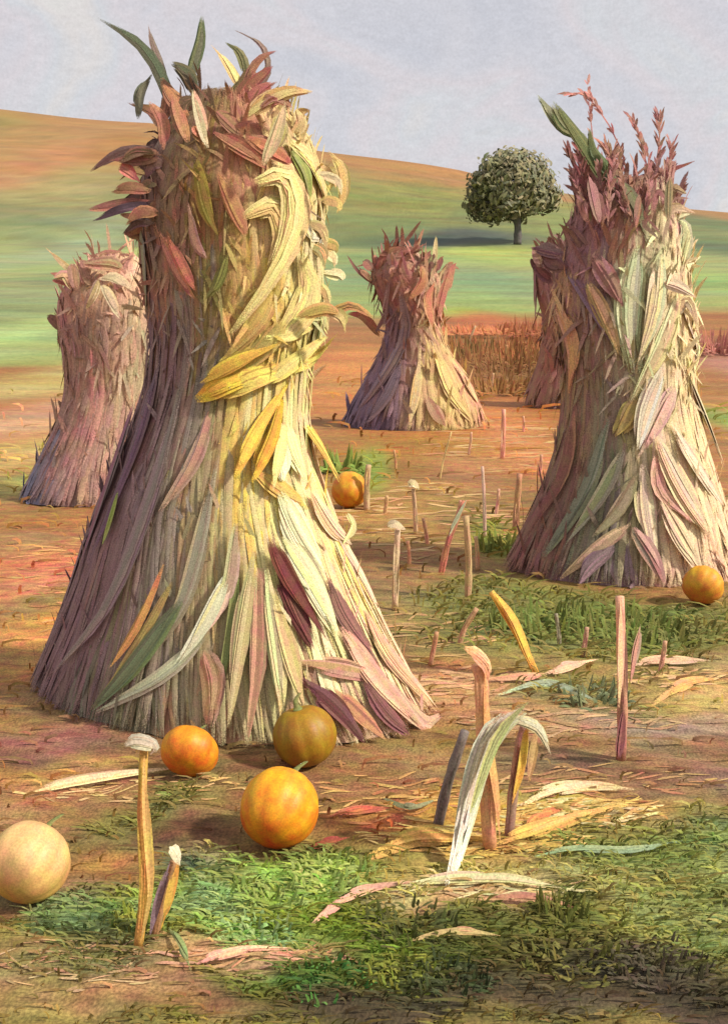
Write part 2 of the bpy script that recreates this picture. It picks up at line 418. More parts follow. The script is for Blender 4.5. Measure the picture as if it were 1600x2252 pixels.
# ------------------------------------------------------------------ litter and grass (nobody could count them)
def scatter_litter():
    near = MB()
    N = 38000
    u = RNG.random(N)
    d = 1 / (1 / 2.1 - u * (1 / 2.1 - 1 / 22.0))
    x = (RNG.random(N) - .5) * (0.80 * d + .8)
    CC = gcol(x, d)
    gr = (CC[:, 1] / CC[:, 0])
    for i in range(N):
        X, Y = x[i], d[i]; c = CC[i]
        dry = gr[i] < random.uniform(.72, .92)
        if Y > 9 and not dry and random.random() < .5: continue
        if dry and random.random() < .93: continue
        sc = (Y / 4) ** 0.85
        z = float(terrain(X, Y) + bumps(X, Y))
        h = sc * random.uniform(.012, .05); lean = RNG.normal(0, .03) * sc; w = sc * random.uniform(.004, .012)
        P = [(X, Y, z - .01), (X + lean * .4, Y - .004, z + h * .6), (X + lean * 1.8, Y - .01, z + h)]
        c = c * ((1.12, 1.1, 1.0) if dry else (1.02, .94, .74))
        if dry: h *= .7; w *= 1.3; P[2] = (X + lean * 2.6, Y - .01, z + h)
        strip(near, P, w, jit(c, .16, .07), (RNG.normal(.45, .3), -.8, .6), n=3, two=True, t0=.8, ev=.6)
    o = near.build('short_grass', M_litter)
    tag(o, 'short green grass and dry stubble fibres growing over the soil', 'grass', kind='stuff')

scatter_litter()


# ------------------------------------------------------------------ corn shocks
class Shock:
    """a standing bundle of corn stalks: prof = list of (z, left px, right px) widths around an axis"""

    def __init__(s, name, label, Y, rows, mat, px_m, depth_k=0.66, twist=(0, 0), foot_turn=0.0):
        s.Y = Y; s.mat = mat
        zs, L, R = [], [], []
        for (py, xl, xr) in rows:
            a, b = at(xl, py, Y), at(xr, py, Y)
            zs.append(a[2]); L.append(a[0]); R.append(b[0])
        o = np.argsort(zs); s.z = np.array(zs)[o]; s.L = np.array(L)[o]; s.R = np.array(R)[o]
        s.dk = depth_k; s.ft = foot_turn
        s.base = ((s.L[0] + s.R[0]) / 2, Y, 0.0)
        s.root = empty(name, s.base, label, 'corn shock', 'corn shocks standing in the field')
        s.px = Y / F
        s.ctrl = []

    def dims(s, z):
        l = np.interp(z, s.z, s.L); r = np.interp(z, s.z, s.R)
        return (l + r) / 2, (r - l) / 2

    def surf(s, phi, z, k=1.0):
        """phi 0 = right, -90deg = towards the viewer"""
        cx, r = s.dims(z)
        ry = r * s.dk if z > s.z[0] + .0 else r * s.dk
        x = r * k * math.cos(phi); y = ry * k * math.sin(phi)
        y += s.ft * x * max(0, 1 - z / 1.0)
        return np.array([cx + x, s.Y + y, max(z, -0.02)])

    def nrm(s, phi):
        return np.array([math.cos(phi), math.sin(phi) * 1.2, 0.15])

    def on(s, px, py, out=0.0):
        """point of the front surface seen at px, py"""
        p = at(px, py, s.Y)
        for _ in range(3):
            z = p[2]; cx, r = s.dims(z)
            q = min(1.0, abs((p[0] - cx) / max(r, .02)))
            sgn = p[0] - cx
            y = -r * s.dk * math.sqrt(max(0, 1 - q * q)) + s.ft * sgn * max(0, 1 - z / 1.0) - out
            p = at(px, py, s.Y + y)
        return p

    def onn(s, px, py):
        p = at(px, py, s.Y); cx, r = s.dims(p[2])
        q = max(-1, min(1, (p[0] - cx) / max(r, .02)))
        return norm(np.array([q, -math.sqrt(1 - q * q) - .35, 0.25]))

    def controls(s, lst):
        for (px, py, c, L) in lst:
            p = at(px, py, s.Y)
            s.ctrl.append((p[0], p[2], alb(c, L)))  # keeps lit and shaded side tones in the leaf colours
        s.cx = np.array([c[0] for c in s.ctrl]); s.cz = np.array([c[1] for c in s.ctrl])
        s.cc = np.array([c[2] for c in s.ctrl])

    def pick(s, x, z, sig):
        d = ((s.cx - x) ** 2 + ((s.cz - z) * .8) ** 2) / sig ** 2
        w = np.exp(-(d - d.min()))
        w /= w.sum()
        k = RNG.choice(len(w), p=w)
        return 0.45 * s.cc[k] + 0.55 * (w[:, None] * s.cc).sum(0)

    def body(s, n_core, n_leaf, waist, seglen, wpx=(5, 13), sig=60, head_out=1.0):
        px = s.px; top = s.z[-1]
        core = MB(); low = MB(); head = MB()
        # inner stalks, colour darkened to stand for shade inside the bundle
        for i in range(n_core):
            phi = random.uniform(0, 2 * math.pi); k = random.uniform(.45, .9)
            zs = [0, waist * .5, waist, waist + (top - waist) * .5, top * random.uniform(.86, .99)]
            P = [s.surf(phi, z, k * (0.95 if j else 1.0)) for j, z in enumerate(zs)]
            c = s.pick(P[1][0], P[1][2], sig * px)
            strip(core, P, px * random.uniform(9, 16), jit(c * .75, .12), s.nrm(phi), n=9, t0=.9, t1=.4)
        # the packed mass of stalks just under the outer leaves
        nz, nphi = 46, 64; VV, CC, UU = [], [], []
        for j in range(nz + 1):
            z = top * .985 * j / nz
            for i in range(nphi + 1):
                ph = 2 * math.pi * i / nphi
                ii = i % nphi
                kk = .955 + .012 * math.sin(ii * 2.9 + 1.3 * math.sin(z * 2)) + .01 * math.sin(ii * 7.1)
                if j == nz: kk *= .75
                q = s.surf(2 * math.pi * ii / nphi, z, kk); VV.append(q)
                d = ((s.cx - q[0]) ** 2 + (s.cz - q[2]) ** 2) / (sig * px) ** 2
                w = np.exp(-(d - d.min())); w /= w.sum()
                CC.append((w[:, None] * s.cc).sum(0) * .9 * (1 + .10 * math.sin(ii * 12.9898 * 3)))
                UU.append((i * .12, z))
        k1 = nphi + 1
        core.add(VV, [(j * k1 + i, j * k1 + i + 1, (j + 1) * k1 + i + 1, (j + 1) * k1 + i) for j in range(nz) for i in range(nphi)] + [tuple(nz * k1 + i for i in range(nphi))], CC, UU)
        # outer leaves following the flow, below and above the tie
        for i in range(n_leaf):
            phi = random.uniform(0, 2 * math.pi)
            if random.random() < .72:
                phi = -random.uniform(0, math.pi)
            z0 = random.uniform(-0.12, 1.0) * top * .97
            ln = random.uniform(.6, 1.9) * seglen
            if z0 > waist * .55:
                ln *= .7
            z1 = min(z0 + ln, top * 1.01)
            z0 = max(z0, 0.0)
            if z1 - z0 < seglen * .25:
                z0 = z1 - seglen * .3
            k = random.uniform(.972, 1.012)
            dphi = RNG.normal(0, .16) * (1.4 if z0 > waist else .6)
            zz = np.linspace(z0, z1, 4)
            P = [s.surf(phi + dphi * (j / 3 - .5), z, k + (.008 * math.sin(j * 2 + i))) for j, z in enumerate(zz)]
            if z0 > waist and random.random() < .3:      # free tip hanging out
                P[-1] = P[-1] + s.nrm(phi) * random.uniform(.0, 18) * px * head_out - np.array([0, 0, random.uniform(0, 10) * px])
            if z0 < waist and random.random() < .2:
                P[0] = P[0] + s.nrm(phi) * random.uniform(0, 10) * px
            mid = (P[1] + P[2]) / 2
            c = s.pick(mid[0], mid[2], sig * px)
            c2 = s.pick(P[-1][0], P[-1][2], sig * px)
            strip(head if z0 > waist * .95 else low, P if random.random() < .5 else P[::-1], px * random.uniform(*wpx) * 1.6, jit(c, .065, .025),
                  s.nrm(phi) + RNG.normal(0, .09, 3), n=7, c1=jit((c + c2) / 2, .07, .02), t0=.35, t1=.12, ev=.8)
        # shaggy torn scraps, most of them round the head
        for i in range(n_leaf // 3):
            phi = random.uniform(0, 2 * math.pi) if random.random() < .4 else -random.uniform(-.15, math.pi + .15)
            z = random.uniform(waist * .9, top) if random.random() < .72 else random.uniform(.02, waist)
            hd = z > waist * .9
            p0 = s.surf(phi, z, random.uniform(.93, 1.03)); nn = s.nrm(phi); tg = np.array([-math.sin(phi), math.cos(phi) * .6, 0])
            a = RNG.normal(0, .55 if hd else .3); ln = px * random.uniform(35, 100) * (.6 + .4 * head_out)
            d = np.array([0, 0, math.cos(a)]) + tg * math.sin(a) + nn * random.uniform(0, .28 * head_out if hd else .06)
            if random.random() < .5: d[2] *= -1
            p1 = p0 + d * ln * .5; p2 = p0 + d * ln + nn * px * random.uniform(-2, 9) - np.array([0, 0, random.uniform(0, .25) * ln if hd else 0])
            for q in (p0, p1, p2): q[2] = max(q[2], .01)
            c = s.pick(p1[0], p1[2], sig * px)
            strip(head if hd else low, [p0, p1, p2], px * random.uniform(5, 14), jit(c, .11, .05), nn + RNG.normal(0, .3, 3), n=4, two=True, t0=.5, t1=.1)
        b = s.base
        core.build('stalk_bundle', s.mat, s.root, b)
        low.build('skirt_leaves', s.mat, s.root, b)
        head.build('head_leaves', s.mat, s.root, b)

    def leaf(s, pts, w, c, L=LIT, out=0.02, c1=None, L1=None, name='leaf', free=False, k=None, Yoff=0, jc=.12, t1=.12):
        m = MB()
        n = len(pts)
        if free:
            P = [at(x, y, s.Y + Yoff) for x, y in pts]; nh = np.array([.25, -1, .2])
        else:
            P = [s.on(x, y, out) for x, y in pts]
            nh = s.onn(*pts[n // 2])
        for p in P:
            p[2] = max(p[2], .012)
        brushed(m, P, w * s.px, alb(c, L), nh, k=k, c1=None if c1 is None else alb(c1, L1 or L), pxw=5.5 * s.px, jc=jc, t1=t1)
        return m.build(name, s.mat, s.root, s.base)

    def tassel(s, pts, w, c, L=MID, Yoff=0, n=26):
        m = MB(); P = [at(x, y, s.Y + Yoff) for x, y in pts]
        nh = np.array([.2, -1, .2]); Q = catmull(P, 20)
        strip(m, Q[::4], 4 * s.px, alb(c, L), nh, n=8, t0=1)
        for i in range(n):
            j = random.randint(2, 19); a = Q[j]; T = norm(Q[min(20, j + 1)] - Q[j - 1])
            side = random.choice((-1, 1)); Ln = w * s.px * random.uniform(.4, 1)
            d = norm(T + np.array([side * random.uniform(.12, .5), random.uniform(-.3, .3), random.uniform(-.1, .2)]))
            strip(m, [a, a + d * Ln * .5, a + d * Ln - np.array([0, 0, .15 * Ln])], s.px * random.uniform(4, 8), jit(alb(c, L), .14, .06), nh, n=3, two=True)
        return m.build('tassel', s.mat, s.root, s.base)


S_, M_, L_ = SHD, MID, LIT

# ---- the big near shock
A = Shock('corn_shock', 'largest and nearest corn shock, yellow on its lit right side, mauve brown on its shaded left', 4.35,
          [(215, 440, 590), (262, 385, 650), (320, 350, 684), (400, 314, 710), (500, 312, 700), (600, 316, 704), (700, 328, 706), (800, 352, 666), (870, 350, 628),
           (950, 304, 662), (1050, 240, 704), (1150, 200, 738), (1250, 168, 785), (1350, 128, 832), (1450, 80, 890), (1540, 38, 948)],
          M_near, None, depth_k=.62, foot_turn=-.22)
A.controls([  # sunlit right and shaded left are painted into these colours
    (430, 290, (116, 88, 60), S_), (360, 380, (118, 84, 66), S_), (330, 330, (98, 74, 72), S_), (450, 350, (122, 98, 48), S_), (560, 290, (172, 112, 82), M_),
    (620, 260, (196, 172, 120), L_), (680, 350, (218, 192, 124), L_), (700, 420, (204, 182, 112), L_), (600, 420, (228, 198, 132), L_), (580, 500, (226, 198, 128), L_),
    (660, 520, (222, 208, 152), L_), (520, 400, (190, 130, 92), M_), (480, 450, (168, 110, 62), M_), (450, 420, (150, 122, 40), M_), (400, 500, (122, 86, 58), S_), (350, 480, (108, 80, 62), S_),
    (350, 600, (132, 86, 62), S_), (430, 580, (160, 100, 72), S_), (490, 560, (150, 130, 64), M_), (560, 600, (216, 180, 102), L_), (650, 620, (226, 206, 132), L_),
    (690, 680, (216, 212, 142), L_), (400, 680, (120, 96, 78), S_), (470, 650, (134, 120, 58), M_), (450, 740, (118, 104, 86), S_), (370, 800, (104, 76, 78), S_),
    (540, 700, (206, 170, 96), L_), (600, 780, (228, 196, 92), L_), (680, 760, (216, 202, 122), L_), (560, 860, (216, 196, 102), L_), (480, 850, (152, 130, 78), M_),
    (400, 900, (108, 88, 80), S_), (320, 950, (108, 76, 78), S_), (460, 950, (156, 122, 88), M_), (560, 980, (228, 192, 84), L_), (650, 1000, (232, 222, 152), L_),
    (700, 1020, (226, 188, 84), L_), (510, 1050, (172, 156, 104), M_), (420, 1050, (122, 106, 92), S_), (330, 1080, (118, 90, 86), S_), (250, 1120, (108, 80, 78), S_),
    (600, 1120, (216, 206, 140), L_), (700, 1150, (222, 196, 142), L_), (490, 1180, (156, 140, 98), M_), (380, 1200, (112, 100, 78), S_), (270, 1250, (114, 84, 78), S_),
    (560, 1230, (192, 176, 126), L_), (660, 1250, (226, 216, 162), L_), (740, 1250, (230, 188, 152), L_), (800, 1350, (226, 192, 142), L_), (690, 1350, (140, 78, 62), M_),  # maroon entry paints the shaded gap between the legs
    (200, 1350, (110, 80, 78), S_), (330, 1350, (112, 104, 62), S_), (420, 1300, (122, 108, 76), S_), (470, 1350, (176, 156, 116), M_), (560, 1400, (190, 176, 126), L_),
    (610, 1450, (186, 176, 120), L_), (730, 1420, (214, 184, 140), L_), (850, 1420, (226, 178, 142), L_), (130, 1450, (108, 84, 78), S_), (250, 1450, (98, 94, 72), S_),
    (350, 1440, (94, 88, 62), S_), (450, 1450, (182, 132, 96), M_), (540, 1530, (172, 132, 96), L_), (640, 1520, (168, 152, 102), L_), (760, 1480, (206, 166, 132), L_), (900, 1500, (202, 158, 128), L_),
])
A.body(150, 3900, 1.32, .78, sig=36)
for a in [
    # free leaves against the sky
    ([(380, 245), (366, 200), (340, 140), (290, 82), (215, 38)], 20, (92, 96, 72), M_, .0, True), ([(372, 225), (355, 150), (335, 95), (325, 50)], 9, (150, 120, 112), M_, .03, True),
    ([(420, 200), (424, 150), (440, 92), (444, 34)], 20, (108, 116, 82), M_, -.02, True), ([(434, 215), (412, 166), (374, 138)], 28, (88, 82, 58), M_, -.05, True),
    ([(302, 262), (308, 205), (338, 158)], 17, (118, 124, 100), M_, .05, True), ([(540, 225), (522, 180), (500, 140), (462, 96)], 13, (226, 190, 124), L_, -.05, True),
    ([(560, 210), (588, 160), (580, 108), (550, 82), (512, 64)], 9, (128, 104, 96), M_, -.02, True), ([(545, 200), (530, 125), (494, 92)], 16, (118, 118, 74), M_, -.04, True),
    ([(533, 230), (545, 170), (570, 130), (610, 112)], 12, (176, 112, 92), M_, -.06, True), ([(530, 240), (550, 190), (600, 145)], 18, (164, 98, 78), M_, -.10, True), ([(535, 250), (565, 205), (612, 178)], 20, (172, 110, 88), M_, -.12, True),
    ([(500, 240), (520, 200), (540, 150)], 18, (130, 112, 66), M_, -.1, True), ([(490, 260), (500, 220), (485, 195)], 22, (120, 96, 62), M_, -.1, True), ([(560, 250), (600, 215), (640, 240)], 30, (176, 112, 78), M_, -.2, True),
    ([(535, 262), (580, 225), (632, 200), (688, 200)], 27, (236, 192, 128), L_, -.2, True), ([(458, 325), (440, 260), (424, 196)], 17, (224, 196, 150), L_, -.24, True),
    ([(580, 365), (608, 295), (626, 225)], 18, (206, 190, 136), L_, -.3, True), ([(345, 330), (270, 335), (198, 378)], 16, (112, 78, 74), M_, -.1, True), ([(350, 345), (300, 350), (240, 352)], 18, (138, 86, 72), M_, -.16, True),
    ([(262, 366), (285, 378), (310, 402)], 18, (196, 112, 84), M_, -.16, True), ([(330, 440), (260, 450), (192, 462)], 15, (176, 104, 84), M_, -.14, True), ([(330, 448), (262, 462), (202, 486)], 11, (98, 76, 84), M_, -.16, True), ([(340, 470), (300, 475), (262, 470)], 14, (150, 96, 74), M_, -.16, True),
    ([(720, 330), (752, 370), (756, 430), (740, 470)], 22, (200, 176, 110), L_, .0, True),
    ([(660, 690), (720, 690), (772, 672), (822, 700)], 14, (184, 140, 84), L_, -.1, True), ([(650, 700), (710, 680), (745, 690)], 22, (206, 170, 92), L_, -.2, True),
    ([(400, 262), (405, 230), (430, 215)], 30, (124, 96, 66), M_, -.1, True), ([(360, 300), (395, 260), (400, 225)], 26, (120, 92, 70), M_, -.1, True), ([(640, 300), (660, 270), (650, 240)], 22, (206, 178, 118), M_, -.1, True),
]:
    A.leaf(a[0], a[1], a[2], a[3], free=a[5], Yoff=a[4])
for a in [
    # leaves lying over the head, band and skirt; maroon ones paint shaded gaps
    ([(630, 310), (680, 350), (710, 420), (715, 470)], 40, (214, 194, 120), L_), ([(640, 330), (672, 380), (680, 440)], 26, (158, 168, 92), L_), ([(540, 300), (600, 330), (640, 360)], 30, (186, 116, 84), M_), ([(470, 290), (540, 330), (590, 370)], 26, (178, 112, 82), M_),
    ([(560, 400), (620, 380), (650, 440), (640, 520), (590, 620), (500, 740)], 62, (230, 202, 130), L_), ([(530, 480), (600, 450), (625, 520), (590, 600)], 50, (224, 192, 118), L_), ([(625, 500), (650, 470), (690, 520), (700, 500)], 30, (232, 220, 176), L_), ([(680, 480), (712, 520), (690, 570)], 26, (214, 216, 168), L_),
    ([(660, 560), (680, 640), (640, 720), (560, 790)], 60, (220, 202, 128), L_), ([(600, 640), (560, 710), (490, 790)], 44, (218, 184, 104), L_), ([(690, 610), (705, 680), (690, 760), (650, 830)], 44, (214, 206, 136), L_), ([(620, 700), (580, 760), (520, 820)], 44, (222, 190, 108), L_),
    ([(430, 350), (450, 450), (480, 520)], 26, (150, 124, 36), M_), ([(480, 380), (520, 470), (540, 520)], 26, (176, 124, 74), M_), ([(412, 440), (430, 530), (455, 570)], 16, (198, 150, 122), M_), ([(345, 500), (390, 590), (430, 660)], 22, (150, 92, 64), S_), ([(500, 560), (480, 620), (450, 660)], 20, (132, 128, 52), M_), ([(310, 500), (318, 580), (325, 700)], 18, (118, 112, 92), S_), ([(370, 520), (410, 600), (430, 640)], 18, (172, 96, 70), S_),
    ([(455, 830), (520, 790), (600, 760)], 32, (232, 190, 88), L_), ([(440, 868), (520, 820), (640, 800)], 42, (220, 190, 78), L_), ([(470, 880), (560, 830), (680, 790), (745, 730)], 40, (216, 196, 98), L_), ([(580, 745), (640, 735), (690, 720)], 22, (228, 206, 122), L_),
    ([(590, 878), (650, 850), (718, 800)], 18, (230, 196, 148), L_), ([(515, 1045), (560, 960), (590, 900)], 22, (228, 186, 78), L_), ([(560, 1010), (620, 920), (650, 870)], 28, (222, 190, 84), L_), ([(505, 960), (540, 880), (600, 850)], 30, (206, 192, 92), L_),
    ([(560, 1030), (600, 960), (590, 900)], 40, (226, 180, 70), L_), ([(620, 900), (640, 980), (670, 1060)], 44, (234, 222, 152), L_), ([(650, 910), (700, 980), (745, 1060)], 36, (232, 192, 84), L_), ([(600, 930), (620, 1010), (620, 1060)], 36, (236, 220, 170), L_), ([(555, 1030), (620, 1080), (680, 1120)], 34, (216, 184, 92), L_),
    ([(610, 1080), (660, 1180), (710, 1260)], 60, (230, 216, 160), L_), ([(680, 1080), (730, 1160), (770, 1200)], 40, (226, 192, 146), L_), ([(620, 1180), (680, 1270), (740, 1400)], 52, (236, 222, 164), L_), ([(740, 1180), (790, 1260), (850, 1390)], 36, (236, 192, 154), L_), ([(760, 1130), (775, 1160), (750, 1200)], 24, (216, 206, 140), L_),
    ([(590, 1180), (640, 1280), (720, 1410)], 30, (142, 80, 62), 1.25), ([(610, 1250), (650, 1340), (690, 1430)], 40, (130, 72, 60), 1.25), ([(720, 1270), (760, 1360), (840, 1470)], 34, (164, 112, 98), 1.25), ([(745, 1380), (830, 1500), (930, 1640)], 44, (206, 158, 124), L_), ([(800, 1340), (860, 1450), (960, 1600)], 40, (222, 176, 132), L_),  # maroon strips painted for the dark openings between the legs
    ([(650, 1455), (760, 1470), (860, 1500)], 36, (216, 172, 136), L_), ([(660, 1490), (740, 1560), (800, 1640)], 38, (136, 82, 78), 1.25), ([(730, 1510), (800, 1580), (850, 1650)], 26, (196, 138, 100), L_), ([(800, 1500), (850, 1570), (900, 1650)], 36, (146, 92, 84), 1.25), ([(860, 1500), (930, 1590), (970, 1650)], 30, (202, 154, 122), L_),  # darker maroon strips again stand for shade near the foot
    ([(480, 1000), (440, 1200), (400, 1330), (330, 1440)], 30, (134, 120, 88), S_), ([(510, 1250), (460, 1360), (390, 1460)], 30, (222, 200, 158), M_), ([(520, 1150), (500, 1300), (420, 1420)], 24, (176, 150, 110), M_), ([(560, 1200), (530, 1400), (500, 1600)], 34, (196, 178, 124), L_), ([(570, 1250), (570, 1450), (545, 1630)], 34, (170, 128, 96), M_), ([(585, 1250), (610, 1420), (620, 1560)], 40, (204, 196, 132), L_),
    ([(600, 1300), (640, 1450), (670, 1560)], 30, (196, 172, 116), L_), ([(525, 1200), (505, 1400), (470, 1560)], 14, (126, 136, 62), M_), ([(380, 1280), (300, 1420), (200, 1560)], 16, (146, 120, 52), S_), ([(400, 1320), (290, 1470), (200, 1565)], 34, (92, 100, 62), S_), ([(450, 1400), (350, 1490), (205, 1568)], 26, (150, 146, 108), S_), ([(360, 1240), (300, 1380), (240, 1470)], 12, (184, 128, 48), S_),
    ([(450, 1430), (470, 1500), (460, 1600)], 46, (178, 128, 98), M_), ([(470, 880), (430, 1010), (350, 1130)], 26, (152, 116, 92), S_), ([(300, 880), (240, 1060), (160, 1300)], 30, (116, 86, 84), S_), ([(350, 800), (300, 980), (200, 1230)], 34, (96, 72, 78), S_), ([(400, 850), (340, 1080), (240, 1330), (120, 1480)], 34, (122, 98, 92), S_), ([(260, 1080), (240, 1150), (225, 1200)], 10, (128, 138, 48), S_),
    ([(640, 1540), (655, 1600), (650, 1640)], 34, (176, 150, 104), L_),
]:
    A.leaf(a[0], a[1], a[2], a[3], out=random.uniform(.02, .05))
for i in range(46):
    x0 = random.uniform(350, 690); y0 = random.uniform(260, 330); x1 = x0 + (x0 - 520) * random.uniform(.0, .45) + RNG.normal(0, 30); y1 = y0 - random.uniform(30, 110)
    if i % 2:
        q = .5 * (x0 + x1) + RNG.normal(0, 14)
        A.leaf([(x0, y0), (q, (y0 + y1) / 2 - 8), (x1, y1)], random.uniform(12, 30), [(126, 98, 64), (150, 104, 74), (112, 92, 62), (178, 120, 84)][i % 4] if x0 < 560 else [(206, 180, 120), (190, 150, 98)][i % 4 // 2], M_ if x0 < 560 else L_, free=True, Yoff=random.uniform(-.32, .2))
for i in range(26):
    x0 = random.uniform(330, 380); y0 = random.uniform(300, 520); ln = random.uniform(30, 95); dy = random.uniform(-20, 40)
    A.leaf([(x0, y0), (x0 - ln * .55, y0 + dy * .2 - 6), (x0 - ln, y0 + dy)], random.uniform(12, 24), [(118, 86, 62), (134, 92, 66), (104, 78, 70), (150, 100, 70)][i % 4], M_ * .9, free=True, Yoff=random.uniform(-.2, .15))
for i in range(14):
    x0 = random.uniform(675, 715); y0 = random.uniform(300, 700); ln = random.uniform(25, 60); dy = random.uniform(15, 70)
    A.leaf([(x0, y0), (x0 + ln * .8, y0 + dy * .3), (x0 + ln, y0 + dy)], random.uniform(12, 24), [(216, 192, 124), (206, 178, 112), (220, 206, 150)][i % 3], L_, free=True, Yoff=random.uniform(-.2, .1))
for pts, w_, c_ in [([(440, 842), (520, 796), (620, 752)], 24, (236, 190, 74)), ([(430, 880), (520, 836), (670, 796)], 32, (230, 186, 62)), ([(480, 872), (570, 830), (690, 800)], 36, (232, 200, 96)), ([(512, 1055), (560, 955), (640, 830)], 20, (230, 186, 70)), ([(552, 1060), (600, 960), (622, 860)], 22, (234, 184, 60)), ([(600, 1080), (618, 980), (630, 870)], 20, (240, 214, 130)), ([(570, 850), (640, 800), (720, 740)], 26, (226, 204, 116))]:
    A.leaf(pts, w_, c_, L_, out=.065)
# twine band at the waist
tw = MB()
for k in range(3):
    ph = np.linspace(0, 2 * math.pi, 25)
    P = [A.surf(p, 1.30 + .02 * k + .015 * math.sin(2 * p + k), 1.03) for p in ph]
    for i in range(24):
        strip(tw, [P[i], P[i + 1]], .012, jit(alb((188, 160, 96)), .1), A.nrm(ph[i]), n=1, t0=1, t1=1)
tw.build('twine_band', M_near, A.root, A.base)

# ---- the shock on the right
B = Shock('corn_shock', 'tall corn shock at the right edge with dark green leaves and pink tassels on top', 6.55,
          [(400, 1300, 1460), (430, 1272, 1478), (480, 1264, 1492), (560, 1238, 1504), (620, 1222, 1512), (700, 1228, 1522), (780, 1234, 1520), (860, 1240, 1520), (930, 1236, 1535), (1000, 1222, 1556), (1080, 1192, 1580), (1160, 1155, 1600), (1230, 1118, 1625), (1262, 1108, 1632)],
          M_mid, None, depth_k=.6, foot_turn=-.05)
B.controls([  # dark left, cream right: side shading painted into the leaves
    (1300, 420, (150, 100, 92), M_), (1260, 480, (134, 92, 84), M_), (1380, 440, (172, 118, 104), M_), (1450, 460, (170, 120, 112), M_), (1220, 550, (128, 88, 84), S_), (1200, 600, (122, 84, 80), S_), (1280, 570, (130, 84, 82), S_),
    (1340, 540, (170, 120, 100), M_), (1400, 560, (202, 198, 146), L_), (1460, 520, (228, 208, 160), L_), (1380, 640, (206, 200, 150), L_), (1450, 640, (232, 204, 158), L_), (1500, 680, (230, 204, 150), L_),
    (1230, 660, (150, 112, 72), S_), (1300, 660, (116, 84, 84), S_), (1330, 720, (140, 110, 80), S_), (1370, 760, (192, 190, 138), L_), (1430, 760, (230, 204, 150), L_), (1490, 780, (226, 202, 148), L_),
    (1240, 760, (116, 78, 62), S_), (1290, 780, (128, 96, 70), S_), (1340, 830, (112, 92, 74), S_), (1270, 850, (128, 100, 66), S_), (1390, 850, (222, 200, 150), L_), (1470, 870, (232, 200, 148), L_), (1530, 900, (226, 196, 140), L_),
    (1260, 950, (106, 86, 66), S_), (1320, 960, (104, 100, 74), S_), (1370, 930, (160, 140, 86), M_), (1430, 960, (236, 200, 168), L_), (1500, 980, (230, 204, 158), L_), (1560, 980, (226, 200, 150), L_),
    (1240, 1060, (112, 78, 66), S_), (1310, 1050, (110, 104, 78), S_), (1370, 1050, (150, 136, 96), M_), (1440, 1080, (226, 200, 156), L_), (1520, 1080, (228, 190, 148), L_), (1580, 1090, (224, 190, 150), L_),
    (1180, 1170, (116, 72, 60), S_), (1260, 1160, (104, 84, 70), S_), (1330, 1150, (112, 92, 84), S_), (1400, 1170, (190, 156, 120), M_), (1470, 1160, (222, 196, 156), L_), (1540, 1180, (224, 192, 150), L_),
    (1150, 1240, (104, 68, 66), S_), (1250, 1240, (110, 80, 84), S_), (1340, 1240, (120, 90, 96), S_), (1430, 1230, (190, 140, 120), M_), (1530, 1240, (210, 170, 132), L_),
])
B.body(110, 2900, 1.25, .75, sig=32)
for a in [
    ([(1270, 300), (1225, 270), (1178, 208)], 24, (140, 144, 98), M_, 0, True), ([(1350, 430), (1290, 330), (1215, 222)], 26, (112, 116, 68), M_, -.1, True), ([(1400, 480), (1350, 400), (1300, 330), (1295, 280)], 26, (100, 108, 62), M_, -.15, True), ([(1420, 520), (1380, 430), (1330, 380)], 28, (120, 114, 78), M_, -.2, True),
    ([(1210, 230), (1240, 280), (1290, 300)], 22, (116, 120, 76), M_, -.02, True),
    ([(1440, 530), (1460, 490), (1520, 470)], 22, (234, 206, 160), L_, -.1, True), ([(1440, 510), (1480, 455), (1530, 470)], 14, (232, 190, 150), L_, -.15, True), ([(1460, 590), (1500, 560), (1505, 500), (1480, 478)], 24, (206, 208, 160), L_, -.1, True),
    ([(1400, 390), (1450, 380), (1530, 352)], 9, (178, 124, 116), M_, 0, True), ([(1470, 720), (1510, 660), (1540, 750)], 18, (230, 200, 150), L_, -.2, True), ([(1455, 620), (1490, 630), (1530, 655)], 20, (234, 202, 160), L_, -.25, True),
    ([(1240, 560), (1200, 550), (1165, 545)], 26, (130, 92, 88), M_, -.1, True), ([(1250, 590), (1210, 580), (1190, 560)], 26, (126, 84, 82), M_, -.1, True), ([(1215, 620), (1190, 600), (1170, 580)], 18, (132, 90, 84), M_, 0, True),
]:
    B.leaf(a[0], a[1], a[2], a[3], free=a[5], Yoff=a[4])
